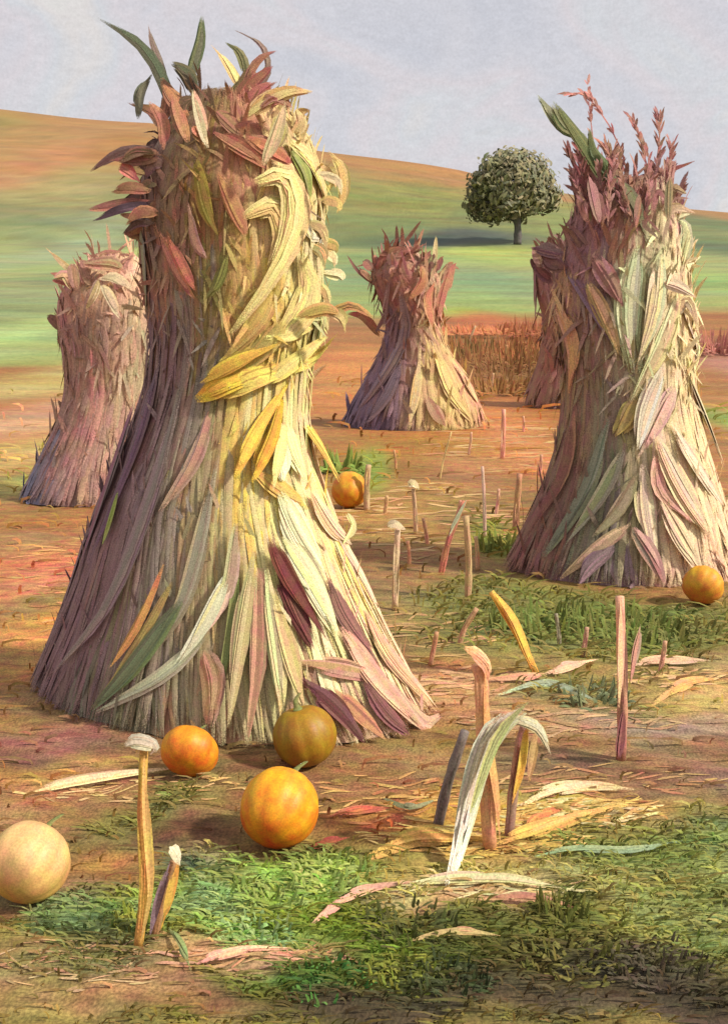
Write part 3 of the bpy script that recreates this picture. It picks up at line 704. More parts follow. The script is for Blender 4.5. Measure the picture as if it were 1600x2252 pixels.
for a in [
    ([(1400, 540), (1380, 680), (1390, 820)], 54, (208, 206, 156), L_), ([(1450, 560), (1440, 680), (1400, 800)], 40, (216, 208, 160), L_), ([(1490, 640), (1450, 760), (1380, 890)], 50, (236, 204, 154), L_), ([(1490, 660), (1530, 770), (1500, 860)], 40, (234, 208, 156), L_),
    ([(1460, 800), (1420, 900), (1400, 990)], 44, (236, 206, 176), L_), ([(1480, 850), (1450, 920), (1400, 1010)], 34, (236, 190, 164), L_), ([(1500, 800), (1550, 920), (1590, 1030)], 32, (228, 200, 148), L_), ([(1440, 960), (1500, 1080), (1560, 1180)], 50, (228, 198, 152), L_), ([(1470, 930), (1540, 1040), (1590, 1120)], 36, (230, 200, 160), L_),
    ([(1410, 1020), (1420, 1130), (1440, 1240)], 40, (226, 200, 160), L_), ([(1450, 1100), (1500, 1190), (1540, 1260)], 40, (222, 192, 150), L_), ([(1390, 1150), (1320, 1200), (1230, 1275)], 24, (206, 170, 132), L_), ([(1390, 1160), (1430, 1220), (1460, 1290)], 30, (168, 132, 112), M_), ([(1350, 1200), (1300, 1240), (1270, 1290)], 30, (118, 92, 92), S_),
    ([(1290, 620), (1330, 700), (1360, 780)], 26, (176, 140, 88), M_), ([(1210, 630), (1260, 760), (1250, 870)], 24, (160, 112, 70), S_), ([(1230, 560), (1300, 660), (1350, 760)], 24, (110, 78, 84), S_), ([(1300, 560), (1340, 620), (1370, 680)], 34, (160, 106, 96), M_), ([(1340, 920), (1290, 1080), (1190, 1230)], 24, (108, 102, 78), S_), ([(1370, 990), (1320, 1090), (1240, 1200)], 22, (120, 110, 84), S_),
    ([(1260, 900), (1240, 1040), (1160, 1180)], 22, (124, 80, 62), S_), ([(1400, 870), (1380, 920), (1350, 960)], 40, (176, 146, 78), M_), ([(1400, 1040), (1360, 1120), (1300, 1180)], 24, (150, 134, 100), M_), ([(1440, 1000), (1450, 1080), (1520, 1150)], 24, (226, 168, 140), L_),
]:
    B.leaf(a[0], a[1], a[2], a[3], out=random.uniform(.02, .05))
for a in [
    ([(1360, 470), (1320, 400), (1300, 280), (1290, 170)], 34, (184, 128, 120)), ([(1330, 430), (1290, 380), (1265, 300)], 50, (156, 96, 88)), ([(1290, 440), (1270, 390), (1245, 330)], 44, (144, 92, 86)), ([(1380, 450), (1370, 340), (1300, 220), (1250, 205)], 34, (186, 120, 112)), ([(1400, 450), (1360, 380), (1330, 320)], 50, (196, 132, 108)),
    ([(1430, 460), (1440, 380), (1450, 300), (1448, 255)], 48, (176, 122, 112)), ([(1420, 470), (1420, 360), (1390, 260)], 44, (172, 112, 100)), ([(1440, 480), (1470, 380), (1480, 300)], 44, (178, 118, 106)), ([(1450, 500), (1460, 430), (1440, 360)], 50, (166, 110, 100)), ([(1310, 480), (1290, 420), (1280, 370)], 50, (148, 92, 82)),
]:
    B.tassel(a[0], a[1], a[2], M_, Yoff=random.uniform(-.15, .1), n=46)

for i in range(60):
    x0 = random.uniform(1290, 1460); x1 = x0 + random.uniform(-60, 50); y1 = random.uniform(300, 440)
    if i % 2 == 0:
        B.tassel([(x0, 500), ((x0 + x1) / 2 + random.uniform(-8, 8), (500 + y1) / 2), (x1, y1)], random.uniform(26, 44), random.choice([(172, 116, 106), (184, 130, 118), (150, 100, 92), (160, 112, 92)]), M_, Yoff=random.uniform(-.3, .25), n=40)

# ---- middle shock
Cc = Shock('corn_shock', 'small distant corn shock between the two big ones, dark purple on its shaded side, straw coloured on the lit one', 14.9,
           [(545, 862, 905), (575, 832, 932), (605, 816, 964), (640, 830, 970), (700, 850, 966), (750, 845, 972), (800, 822, 1004), (850, 794, 1036), (900, 766, 1058), (935, 752, 1064)],
           M_far, None, depth_k=.8)
Cc.controls([  # shaded left and lit right put into the leaf colours
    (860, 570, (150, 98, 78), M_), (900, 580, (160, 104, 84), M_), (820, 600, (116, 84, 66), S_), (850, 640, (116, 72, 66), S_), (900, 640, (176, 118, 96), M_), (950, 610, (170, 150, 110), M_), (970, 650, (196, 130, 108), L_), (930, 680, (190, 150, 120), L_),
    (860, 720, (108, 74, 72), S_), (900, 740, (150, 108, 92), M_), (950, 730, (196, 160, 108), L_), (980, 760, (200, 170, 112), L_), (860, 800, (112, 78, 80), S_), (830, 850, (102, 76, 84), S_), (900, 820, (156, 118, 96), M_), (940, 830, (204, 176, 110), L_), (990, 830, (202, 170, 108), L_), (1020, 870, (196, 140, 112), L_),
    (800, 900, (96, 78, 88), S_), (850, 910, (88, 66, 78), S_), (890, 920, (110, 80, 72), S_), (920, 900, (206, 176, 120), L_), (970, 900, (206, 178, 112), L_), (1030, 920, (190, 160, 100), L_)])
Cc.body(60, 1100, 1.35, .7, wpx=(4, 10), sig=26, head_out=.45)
for a in [([(955, 600), (955, 560), (958, 518)], 7, (202, 184, 130), L_, 0), ([(985, 640), (990, 600), (1003, 578)], 9, (216, 150, 122), L_, -.1), ([(960, 700), (975, 640), (990, 585)], 12, (220, 150, 124), L_, -.3), ([(820, 620), (800, 600), (788, 586)], 8, (150, 98, 76), M_, 0), ([(845, 640), (790, 600), (762, 560)], 5, (140, 100, 80), M_, 0), ([(930, 640), (940, 590), (950, 560)], 14, (150, 140, 90), M_, -.2), ([(870, 620), (880, 560), (930, 548)], 16, (168, 110, 88), M_, -.2), ([(830, 600), (850, 560), (890, 545)], 16, (152, 96, 76), M_, -.2), ([(835, 740), (800, 700), (762, 690)], 12, (168, 100, 66), M_, 0), ([(900, 660), (930, 620), (925, 580)], 14, (196, 128, 98), M_, -.4), ([(950, 720), (940, 660), (955, 620)], 14, (206, 150, 110), L_, -.4)]:
    Cc.leaf(a[0], a[1], a[2], a[3], free=True, Yoff=a[4])
for a in [([(925, 760), (915, 860), (900, 935)], 16, (212, 184, 130), L_), ([(950, 760), (990, 860), (1040, 930)], 26, (208, 180, 112), L_), ([(990, 790), (1030, 850), (1050, 890)], 18, (206, 164, 122), L_), ([(940, 870), (960, 910), (980, 940)], 18, (190, 146, 112), L_), ([(880, 640), (890, 740), (830, 850), (760, 935)], 22, (112, 84, 82), S_), ([(880, 800), (850, 870), (800, 935)], 18, (98, 80, 84), S_)]:
    Cc.leaf(a[0], a[1], a[2], a[3], out=.05)

# ---- shock half hidden behind the right one
E_ = Shock('corn_shock', 'dark plum brown corn shock mostly hidden behind the tall one at the right edge', 17.8,
           [(542, 1205, 1310), (590, 1172, 1345), (640, 1178, 1342), (700, 1196, 1336), (760, 1192, 1340), (820, 1176, 1356), (884, 1150, 1380)], M_far, None, depth_k=.8)
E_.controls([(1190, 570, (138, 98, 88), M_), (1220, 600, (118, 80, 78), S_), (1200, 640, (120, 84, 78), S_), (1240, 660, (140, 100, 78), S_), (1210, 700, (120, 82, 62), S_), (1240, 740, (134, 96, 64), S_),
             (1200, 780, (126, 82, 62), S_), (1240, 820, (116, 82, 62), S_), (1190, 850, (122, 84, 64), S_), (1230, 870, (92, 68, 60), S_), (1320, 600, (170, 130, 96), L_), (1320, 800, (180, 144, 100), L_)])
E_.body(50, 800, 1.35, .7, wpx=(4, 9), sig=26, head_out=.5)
for a in [([(1200, 600), (1180, 570), (1168, 540)], 12, (150, 108, 96), M_, -.2), ([(1215, 580), (1205, 555), (1190, 535)], 14, (126, 86, 82), M_, -.2), ([(1240, 600), (1230, 560), (1225, 540)], 14, (140, 96, 86), M_, -.2)]:
    E_.leaf(a[0], a[1], a[2], a[3], free=True, Yoff=a[4])

# ---- left shock behind the big one
D = Shock('corn_shock', 'mauve brown corn shock at the left edge, half hidden behind the largest shock', 9.1,
          [(562, 215, 290), (590, 180, 325), (630, 142, 350), (700, 130, 360), (780, 142, 350), (850, 150, 338), (920, 132, 330), (1000, 94, 330), (1060, 62, 336), (1100, 44, 345)],
          M_far, None, depth_k=.7)
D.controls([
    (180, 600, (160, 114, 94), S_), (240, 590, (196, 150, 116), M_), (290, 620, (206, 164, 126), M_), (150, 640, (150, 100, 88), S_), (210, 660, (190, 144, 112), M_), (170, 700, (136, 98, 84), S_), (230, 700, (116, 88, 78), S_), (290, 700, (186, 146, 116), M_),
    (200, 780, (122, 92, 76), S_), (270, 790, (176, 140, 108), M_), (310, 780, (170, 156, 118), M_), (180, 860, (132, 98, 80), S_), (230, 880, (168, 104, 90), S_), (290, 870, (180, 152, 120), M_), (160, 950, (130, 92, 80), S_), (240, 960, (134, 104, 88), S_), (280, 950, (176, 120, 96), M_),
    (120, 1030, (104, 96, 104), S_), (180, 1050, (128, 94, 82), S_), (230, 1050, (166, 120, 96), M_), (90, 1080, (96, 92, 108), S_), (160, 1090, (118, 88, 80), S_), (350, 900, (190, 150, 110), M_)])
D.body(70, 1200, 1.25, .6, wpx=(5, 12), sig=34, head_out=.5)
for a in [([(200, 630), (150, 590), (98, 542)], 9, (206, 176, 120), L_, 0), ([(175, 620), (140, 608), (110, 600)], 16, (168, 100, 84), M_, -.1), ([(180, 640), (150, 620), (112, 614)], 14, (176, 106, 88), M_, -.1), ([(215, 610), (240, 575), (268, 560)], 18, (196, 148, 112), M_, 0), ([(210, 600), (230, 565), (290, 560)], 22, (176, 116, 92), M_, -.1), ([(150, 740), (125, 710), (104, 692)], 16, (142, 104, 82), M_, 0), ([(190, 680), (210, 640), (218, 612)], 14, (222, 184, 146), M_, -.4), ([(290, 640), (250, 610), (215, 612)], 16, (216, 176, 136), M_, -.4), ([(265, 700), (240, 650), (222, 625)], 14, (214, 176, 140), M_, -.45), ([(270, 590), (240, 580), (180, 580)], 24, (190, 140, 108), M_, -.3)]:
    D.leaf(a[0], a[1], a[2], a[3], free=True, Yoff=a[4])


def spray(s, n, x0, x1, y0, up, cols, w=(8, 16), lean=.4):
    for i in range(n):
        a = random.uniform(x0, x1); xc = (x0 + x1) / 2; h = random.uniform(.35, 1) * up; yy = y0 + random.uniform(-6, 24)
        dx = (a - xc) * lean * random.uniform(.2, 1.3) + RNG.normal(0, 6)
        droop = random.random() < .35
        pts = [(a, yy), (a + dx * .6, yy - h * .7), (a + dx * (1.6 if droop else 1), yy - h * (.55 if droop else 1))]
        cc = cols[i % len(cols)]
        s.leaf(pts, random.uniform(*w), cc[0], cc[1], free=True, Yoff=random.uniform(-.35, .2))


spray(Cc, 26, 815, 975, 600, 62, [((150, 102, 82), M_), ((130, 88, 74), M_), ((176, 122, 96), M_), ((196, 150, 116), L_)], (7, 13))
spray(D, 26, 150, 345, 630, 66, [((170, 124, 100), M_), ((190, 146, 114), M_), ((150, 104, 88), M_), ((208, 170, 130), M_)], (9, 17))
spray(E_, 12, 1180, 1260, 590, 50, [((136, 94, 86), M_), ((120, 80, 78), M_)], (8, 13))
spray(B, 34, 1265, 1480, 480, 110, [((150, 100, 92), M_), ((172, 118, 106), M_), ((186, 132, 116), M_), ((140, 118, 84), M_)], (9, 18), .3)


# ------------------------------------------------------------------ pumpkins
def pumpkin(px, pyc, r_px, squash, c_top, c_low, label, L=LIT, stem=True, tilt=0.0, ribs=10, back=1.0):
    # rest on the ground: find the depth where the bottom sits
    g = hit(px, pyc + r_px * squash * .93)
    Y = g[1] + .03
    p = at(px, pyc, Y); r = r_px * Y / F * 1.02; hz = r * squash
    cz = hz * .96
    root = empty('pumpkin', (p[0], Y + r * .25, 0), label, 'pumpkin', 'pumpkins lying on the field')
    m = MB(); nu, nv = 60, 30
    V, C, U = [], [], []
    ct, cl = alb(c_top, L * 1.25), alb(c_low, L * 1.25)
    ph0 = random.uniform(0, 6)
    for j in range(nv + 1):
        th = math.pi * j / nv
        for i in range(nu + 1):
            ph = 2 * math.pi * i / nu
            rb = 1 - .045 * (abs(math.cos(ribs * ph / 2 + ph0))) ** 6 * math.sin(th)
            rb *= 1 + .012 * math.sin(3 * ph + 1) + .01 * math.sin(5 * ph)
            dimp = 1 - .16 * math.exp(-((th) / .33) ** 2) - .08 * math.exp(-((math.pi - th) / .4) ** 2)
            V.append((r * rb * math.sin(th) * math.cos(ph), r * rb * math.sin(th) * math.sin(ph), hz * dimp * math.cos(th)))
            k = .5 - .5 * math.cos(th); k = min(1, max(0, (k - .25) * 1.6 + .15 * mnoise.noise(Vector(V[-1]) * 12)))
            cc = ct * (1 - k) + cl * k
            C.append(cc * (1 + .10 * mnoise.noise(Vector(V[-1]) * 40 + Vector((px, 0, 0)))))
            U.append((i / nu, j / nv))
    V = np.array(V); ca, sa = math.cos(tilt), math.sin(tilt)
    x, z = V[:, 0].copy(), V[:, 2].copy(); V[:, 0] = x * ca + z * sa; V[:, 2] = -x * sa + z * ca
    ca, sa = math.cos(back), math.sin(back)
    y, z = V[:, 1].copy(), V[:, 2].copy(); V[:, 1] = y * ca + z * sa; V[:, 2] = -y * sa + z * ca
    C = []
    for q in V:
        k = np.clip(.5 - q[2] / hz * .75 - (q[0] / r) * .25 + .16 * mnoise.noise(Vector(q) * 14 + Vector((0, px, 0))), 0, 1)  # sunlit upper right and darker underside painted into the skin colour
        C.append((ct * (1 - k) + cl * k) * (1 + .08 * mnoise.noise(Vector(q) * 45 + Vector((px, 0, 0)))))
    V[:, 2] -= V[:, 2].min() + .004
    cz = -V[:, 2].min() + hz * .98
    k = nu + 1
    Fc = [(j * k + i, (j + 1) * k + i, (j + 1) * k + i + 1, j * k + i + 1) for j in range(nv) for i in range(nu)]
    m.add(V, Fc, C, U)
    o = m.build('pumpkin_shell', M_pump, root)
    if stem:
        s = MB(); sc = r / .12
        ang = 5
        t1_ = Vector((0, 0, 1)); 
        up = np.array([math.sin(tilt), math.cos(tilt) * math.sin(back), math.cos(tilt) * math.cos(back)])
        base = np.array([0, 0, cz]) + up * hz * .8
        P = catmull([base, base + up * .035 * sc, base + up * .06 * sc + np.array([.022 * sc, .01, 0])], 6)
        VV, CC, UU = [], [], []
        for j, q in enumerate(P):
            rr = (.016 - .0015 * j + (.008 if j == 0 else 0)) * sc
            for i in range(8):
                a = 2 * math.pi * i / 8
                rad = rr * (1 if i % 2 else .75)
                VV.append(q + np.array([math.cos(a) * rad, math.sin(a) * rad, 0])); CC.append(jit(alb((128, 130, 70)), .1)); UU.append((i / 8, j / 6))
        Fs = [(j * 8 + i, j * 8 + (i + 1) % 8, (j + 1) * 8 + (i + 1) % 8, (j + 1) * 8 + i) for j in range(6) for i in range(8)] + [tuple(range(48, 56))]
        s.add(VV, Fs, CC, UU); s.build('pumpkin_stem', M_litter, root)
    return root


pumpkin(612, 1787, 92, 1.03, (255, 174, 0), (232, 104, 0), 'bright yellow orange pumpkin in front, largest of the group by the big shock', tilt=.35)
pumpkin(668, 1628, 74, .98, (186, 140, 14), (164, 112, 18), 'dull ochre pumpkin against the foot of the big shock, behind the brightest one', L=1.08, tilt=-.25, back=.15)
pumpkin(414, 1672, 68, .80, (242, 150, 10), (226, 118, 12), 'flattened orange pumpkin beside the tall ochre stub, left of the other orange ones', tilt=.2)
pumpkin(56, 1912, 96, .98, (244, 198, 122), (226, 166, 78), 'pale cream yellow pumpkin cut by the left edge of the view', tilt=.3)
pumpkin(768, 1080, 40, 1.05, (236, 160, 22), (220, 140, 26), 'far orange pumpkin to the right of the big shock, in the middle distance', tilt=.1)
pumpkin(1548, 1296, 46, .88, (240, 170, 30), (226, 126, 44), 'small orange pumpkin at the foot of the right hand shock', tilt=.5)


# ------------------------------------------------------------------ corn stubs
def tube(m, P, r0, r1, c, n=10, sides=8, c1=None, shade_side=None):
    Q = catmull(P, n); T = norm(np.gradient(Q, axis=0))
    VV, CC, UU = [], [], []
    L = 0
    for j, q in enumerate(Q):
        t = j / n; r = r0 * (1 - t) + r1 * t
        r *= 1 + (.16 if j in (3, 7) else 0) + random.uniform(-.04, .04)
        S = norm(np.cross(T[j], np.array([0, 1, 0.1]))); N = np.cross(S, T[j])
        for i in range(sides):
            a = 2 * math.pi * i / sides
            VV.append(q + (S * math.cos(a) + N * math.sin(a)) * r)
            cc = np.asarray(c) if c1 is None else np.asarray(c) * (1 - t) + np.asarray(c1) * t
            CC.append(jit(cc, .07, .04)); UU.append((i * .35 + m.n, t * r0 * 60))
    s = sides
    Fs = [(j * s + i, j * s + (i + 1) % s, (j + 1) * s + (i + 1) % s, (j + 1) * s + i) for j in range(n) for i in range(s)]
    Fs += [tuple(range(n * s, n * s + s)), tuple(range(s))[::-1]]
    m.add(VV, Fs, CC, UU)
    return Q


def stub(pts, w, c, label, L=LIT, leaves=(), c1=None, group='cut corn stubs standing in the field', name='corn_stub'):
    """pts from the ground up; leaves = [(pts, width, colour, L, dy)]"""
    g = hit(*pts[0]); Y = g[1]
    px = Y / F
    P = [at(x, y, Y) for x, y in pts]; P[0][2] = float(terrain(P[0][0], Y)) - .01
    b = tuple(P[0])
    root = empty(name, b, label, 'corn stub', group)
    m = MB()
    tube(m, P, w * px / 2, w * px * .42, alb(c, L), c1=None if c1 is None else alb(c1, L))
    # ragged fibres along the stalk
    for i in range(6):
        Q = catmull(P, 12); j = random.randint(0, 6)
        seg = Q[j:j + 6] + np.array([random.uniform(-.4, .4) * w * px, -w * px * .48, 0])
        strip(m, seg, w * px * random.uniform(.15, .35), jit(alb(c, L), .22, .08), (random.uniform(-.6, .6), -1, 0), n=5, two=True)
    m.build('stalk', M_litter, root, b)
    for lf in leaves:
        lm = MB(); lp = [at(x, y, Y + (lf[4] if len(lf) > 4 else -.02)) for x, y in lf[0]]
        for i_, q in enumerate(lp):
            if q[2] < .012 and Y < 20:
                g_ = hit(*lf[0][i_]); lp[i_] = np.array([g_[0], g_[1], .012])
        brushed(lm, lp, lf[1] * px, alb(lf[2], lf[3]), (.5, -.8, .4), pxw=6 * px)
        lm.build('leaf', M_litter, root, b)
    return root


stub([(302, 2088), (318, 1950), (312, 1800), (316, 1650)], 24, (206, 156, 72), 'tall ochre stub with a pale folded top, left of the pumpkins',
     leaves=[([(272, 1640), (300, 1630), (338, 1642), (330, 1662)], 28, (226, 200, 164), 1.2), ([(318, 1660), (322, 1800), (330, 1960), (306, 2080)], 16, (222, 180, 100), L_, -.03)])
stub([(338, 2062), (355, 1980), (382, 1895)], 22, (170, 128, 84), 'short leaning stub with a torn cream top, right of the tall ochre stub',
     leaves=[([(372, 1862), (384, 1875), (396, 1905)], 20, (236, 214, 172), L_), ([(390, 1895), (372, 1980), (352, 2050)], 14, (222, 168, 70), L_, -.03), ([(374, 1895), (348, 1980), (330, 2060)], 12, (130, 104, 116), M_, -.025)])
stub([(1078, 1868), (1068, 1740), (1060, 1600), (1058, 1500), (1048, 1462)], 34, (222, 160, 112), 'orange pink stub with a hooked tip, tallest of the near group on the right',
     leaves=[([(1018, 1425), (1045, 1438), (1070, 1465), (1072, 1500)], 26, (240, 164, 118), L_), ([(1066, 1480), (1072, 1620), (1090, 1740), (1100, 1856)], 18, (232, 172, 108), L_, -.03)])
stub([(1118, 1846), (1128, 1740), (1142, 1640), (1155, 1590)], 24, (158, 116, 96), 'golden brown stub under the arching pale leaf', L=M_,
     leaves=[([(1158, 1590), (1146, 1690), (1126, 1770)], 20, (222, 172, 74), L_, -.03), ([(1150, 1560), (1080, 1610), (1040, 1720), (1010, 1850), (978, 1958)], 58, (236, 222, 190), L_, -.12), ([(1160, 1545), (1100, 1610), (1062, 1700), (1030, 1800)], 22, (206, 206, 128), L_, -.15), ([(1120, 1580), (1180, 1600), (1210, 1660)], 24, (186, 172, 128), L_, -.05), ([(1180, 1600), (1170, 1660), (1160, 1720)], 14, (184, 140, 88), M_, -.01)])
stub([(962, 1812), (985, 1720), (1022, 1608)], 26, (120, 104, 98), 'dark grey leaning stub left of the arching pale leaf', L=M_)
stub([(1365, 1668), (1368, 1560), (1366, 1440), (1362, 1312)], 24, (176, 116, 96), 'tall pink stub with pointed top right of centre', c1=(226, 166, 132),
     leaves=[([(1385, 1500), (1396, 1430), (1408, 1372)], 18, (196, 156, 128), L_, .02), ([(1358, 1560), (1364, 1440), (1362, 1310)], 16, (236, 178, 146), L_, -.04), ([(1358, 1668), (1364, 1620), (1370, 1560)], 24, (132, 76, 72), M_, -.04)])
stub([(868, 1336), (870, 1250), (874, 1165)], 15, (214, 182, 140), 'pale stub with a flat T shaped top, beside the right flank of the big shock', leaves=[([(850, 1156), (868, 1152), (892, 1165)], 12, (232, 208, 164), 1.2)])
stub([(914, 1172), (912, 1120), (908, 1075)], 10, (204, 164, 124), 'small stub with a cream knob, behind the T shaped one', leaves=[([(896, 1068), (908, 1064), (920, 1078)], 14, (232, 204, 160), 1.2)])
stub([(806, 1122), (806, 1070), (810, 1022)], 14, (198, 166, 118), 'pale short stub just right of the far orange pumpkin')
stub([(1104, 1008), (1106, 960), (1107, 900)], 11, (222, 158, 126), 'thin pink stub standing in the orange soil at mid distance')
stub([(1066, 1185), (1064, 1100), (1060, 1026)], 8, (214, 176, 150), 'thin whitish stub left of the right hand shock')
stub([(1132, 1165), (1136, 1110), (1142, 1042)], 15, (196, 146, 104), 'tan stub close to the dark side of the right hand shock')
stub([(968, 1262), (986, 1190), (1020, 1102)], 14, (206, 132, 100), 'reddish leaning stub with greenish edge in the middle of the field', leaves=[([(985, 1180), (1005, 1140), (1026, 1098)], 7, (196, 200, 150), L_)])
stub([(1028, 1318), (1030, 1240), (1024, 1135)], 16, (198, 160, 112), 'straight tan stub in front of the reddish leaning one')
stub([(966, 1056), (976, 1005), (992, 950)], 4, (216, 186, 120), 'hair thin yellow stub in the middle distance')
stub([(1008, 1420), (1022, 1380), (1048, 1338)], 13, (196, 152, 112), 'short faint tan stub leaning right, below the dark shadow band')
stub([(1036, 770), (1034, 745), (1045, 716)], 5, (206, 170, 124), 'tiny far stub close to the meadow edge, leftmost')
stub([(1112, 800), (1112, 780), (1114, 758)], 8, (196, 150, 96), 'tiny thick far stub in the brown patch')
stub([(1080, 858), (1082, 840), (1084, 820)], 6, (206, 160, 116), 'tiny far stub in front of the brown patch')
stub([(1180, 1482), (1150, 1420), (1110, 1350), (1080, 1302)], 17, (214, 158, 60), 'golden yellow broken stalk leaning left in the middle', c1=(238, 180, 84),
     leaves=[([(1170, 1470), (1130, 1370), (1082, 1300)], 16, (236, 178, 76), L_, -.03)])


for (x0, y0, x1, y1, w_, c, lab) in [
    (845, 1130, 850, 1090, 9, (206, 160, 110), 'pale stub between the far orange pumpkin and the knobbed stub'), (940, 1200, 930, 1140, 9, (200, 146, 106), 'low tan stub right of the knobbed stub'),
    (1000, 1150, 1012, 1100, 8, (210, 156, 120), 'low pink stub behind the reddish leaning one'), (1050, 1250, 1046, 1180, 10, (206, 164, 120), 'tan stub just above the dark shadow band'),
    (1090, 1130, 1096, 1075, 8, (214, 160, 128), 'pink stub between the whitish and the tan one'), (900, 1240, 896, 1190, 9, (196, 140, 100), 'low brown stub right of the T shaped one'),
    (1185, 1045, 1190, 1000, 8, (206, 150, 118), 'short pink stub against the dark flank of the right shock'), (1030, 1000, 1036, 950, 6, (212, 168, 128), 'small pale stub in the orange soil'),
    (1150, 950, 1150, 915, 6, (206, 150, 118), 'small pink stub below the hidden dark shock'), (870, 1030, 866, 990, 6, (200, 150, 100), 'small tan stub below the distant shock'),
    (1280, 1440, 1290, 1380, 12, (190, 144, 116), 'faint stub left of the tall pink one'), (1230, 1420, 1222, 1350, 10, (150, 140, 110), 'grey stub among the green weeds'),
    (1450, 1480, 1462, 1410, 12, (200, 150, 118), 'short pink stub right of the tall pink one'), (945, 1460, 960, 1390, 12, (190, 140, 104), 'short brown stub beside the right foot of the big shock'),
    (1050, 905, 1052, 880, 5, (206, 160, 120), 'tiny stub right of the distant shock base')]:
    stub([(x0, y0), ((x0 + x1) / 2 + 1, (y0 + y1) / 2), (x1, y1)], w_, c, lab)


# ------------------------------------------------------------------ fallen leaves lying on the ground
def fallen(pts, w, c, label, L=LIT, lift=.012, c1=None):
    P = []
    for i, (x, y) in enumerate(pts):
        g = hit(x, y)
        g = np.array([g[0], g[1], float(terrain(g[0], g[1]) + bumps(g[0], g[1])) + .012 + (lift if 0 < i < len(pts) - 1 else 0)])
        P.append(g)
    px = P[0][1] / F
    m = MB()
    # the width seen foreshortened on the ground is recovered by tipping the blade a little
    brushed(m, P, w * px * 1.15, alb(c, L) * .92, (.1, -.75, .8), pxw=5 * px, c1=None if c1 is None else alb(c1, L), jc=.07, ends=.35)
    b = tuple(P[len(P) // 2])
    o = m.build('fallen_leaf', M_litter, None, b)
    tag(o, label, 'corn leaf', 'fallen corn leaves on the ground')


fallen([(62, 1756), (150, 1738), (260, 1722), (410, 1694)], 17, (236, 198, 140), 'long cream fallen leaf left of the flattened orange pumpkin')
fallen([(682, 2046), (740, 2000), (810, 1962), (900, 1950)], 24, (222, 166, 130), 'pink curved fallen leaf in the green foreground')
fallen([(900, 1952), (1010, 1945), (1120, 1950), (1240, 1958)], 24, (216, 200, 150), 'cream fallen leaf continuing from the pink curved one')
fallen([(1140, 1784), (1210, 1752), (1300, 1738), (1400, 1748)], 26, (230, 204, 146), 'broad cream fallen leaf right of the near stubs')
fallen([(800, 1898), (900, 1868), (990, 1862), (1080, 1858)], 36, (220, 172, 86), 'broad golden fallen leaf at the foot of the near stubs')
fallen([(1080, 1872), (1180, 1850), (1290, 1812), (1400, 1780)], 30, (218, 170, 84), 'golden fallen leaf running up to the right from the stubs')
fallen([(1140, 1850), (1180, 1820), (1240, 1786)], 20, (190, 124, 68), 'rust brown short fallen leaf beside the golden ones')
fallen([(1175, 1896), (1260, 1886), (1380, 1884), (1500, 1858)], 12, (146, 166, 118), 'thin grey green fallen leaf in the right foreground')
fallen([(840, 1762), (900, 1790), (960, 1770)], 10, (140, 142, 98), 'thin grey green leaf left of the dark leaning stub')
fallen([(1195, 1490), (1250, 1474), (1315, 1452)], 18, (224, 176, 138), 'pink tan fallen leaf behind the near stubs')
fallen([(1388, 1466), (1460, 1462), (1560, 1460)], 17, (228, 188, 146), 'pale fallen leaf right of the tall pink stub')
fallen([(1090, 1540), (1180, 1512), (1240, 1524), (1310, 1552)], 17, (172, 190, 140), 'pale green arched fallen leaf behind the near stubs')
fallen([(1428, 1560), (1500, 1520), (1575, 1498)], 24, (214, 168, 100), 'ochre fallen leaf near the right edge')
fallen([(640, 1530), (760, 1500), (900, 1530)], 14, (206, 160, 124), 'tan leaf crossing the right foot of the big shock')
fallen([(1060, 1502), (1150, 1500), (1200, 1486)], 16, (206, 160, 118), 'tan leaf between the two tall pink stubs')
fallen([(430, 2132), (520, 2112), (640, 2092)], 20, (228, 172, 134), 'salmon fallen leaf in the lower left foreground')
fallen([(370, 2050), (400, 2100), (420, 2150)], 14, (140, 150, 90), 'narrow green leaf right of the short leaning stub')
fallen([(900, 2080), (1000, 2066), (1100, 2062)], 14, (206, 168, 110), 'straw fallen leaf in the dark foreground weeds')
fallen([(1060, 1980), (1160, 1990), (1280, 2004)], 12, (208, 150, 116), 'pinkish fallen leaf under the cream one in the foreground')
fallen([(720, 1812), (790, 1800), (860, 1790)], 14, (196, 112, 78), 'rust red fallen leaf right of the front pumpkin')
fallen([(680, 1872), (730, 1866), (770, 1852)], 14, (150, 78, 50), 'dark red fallen leaf touching the front pumpkin')


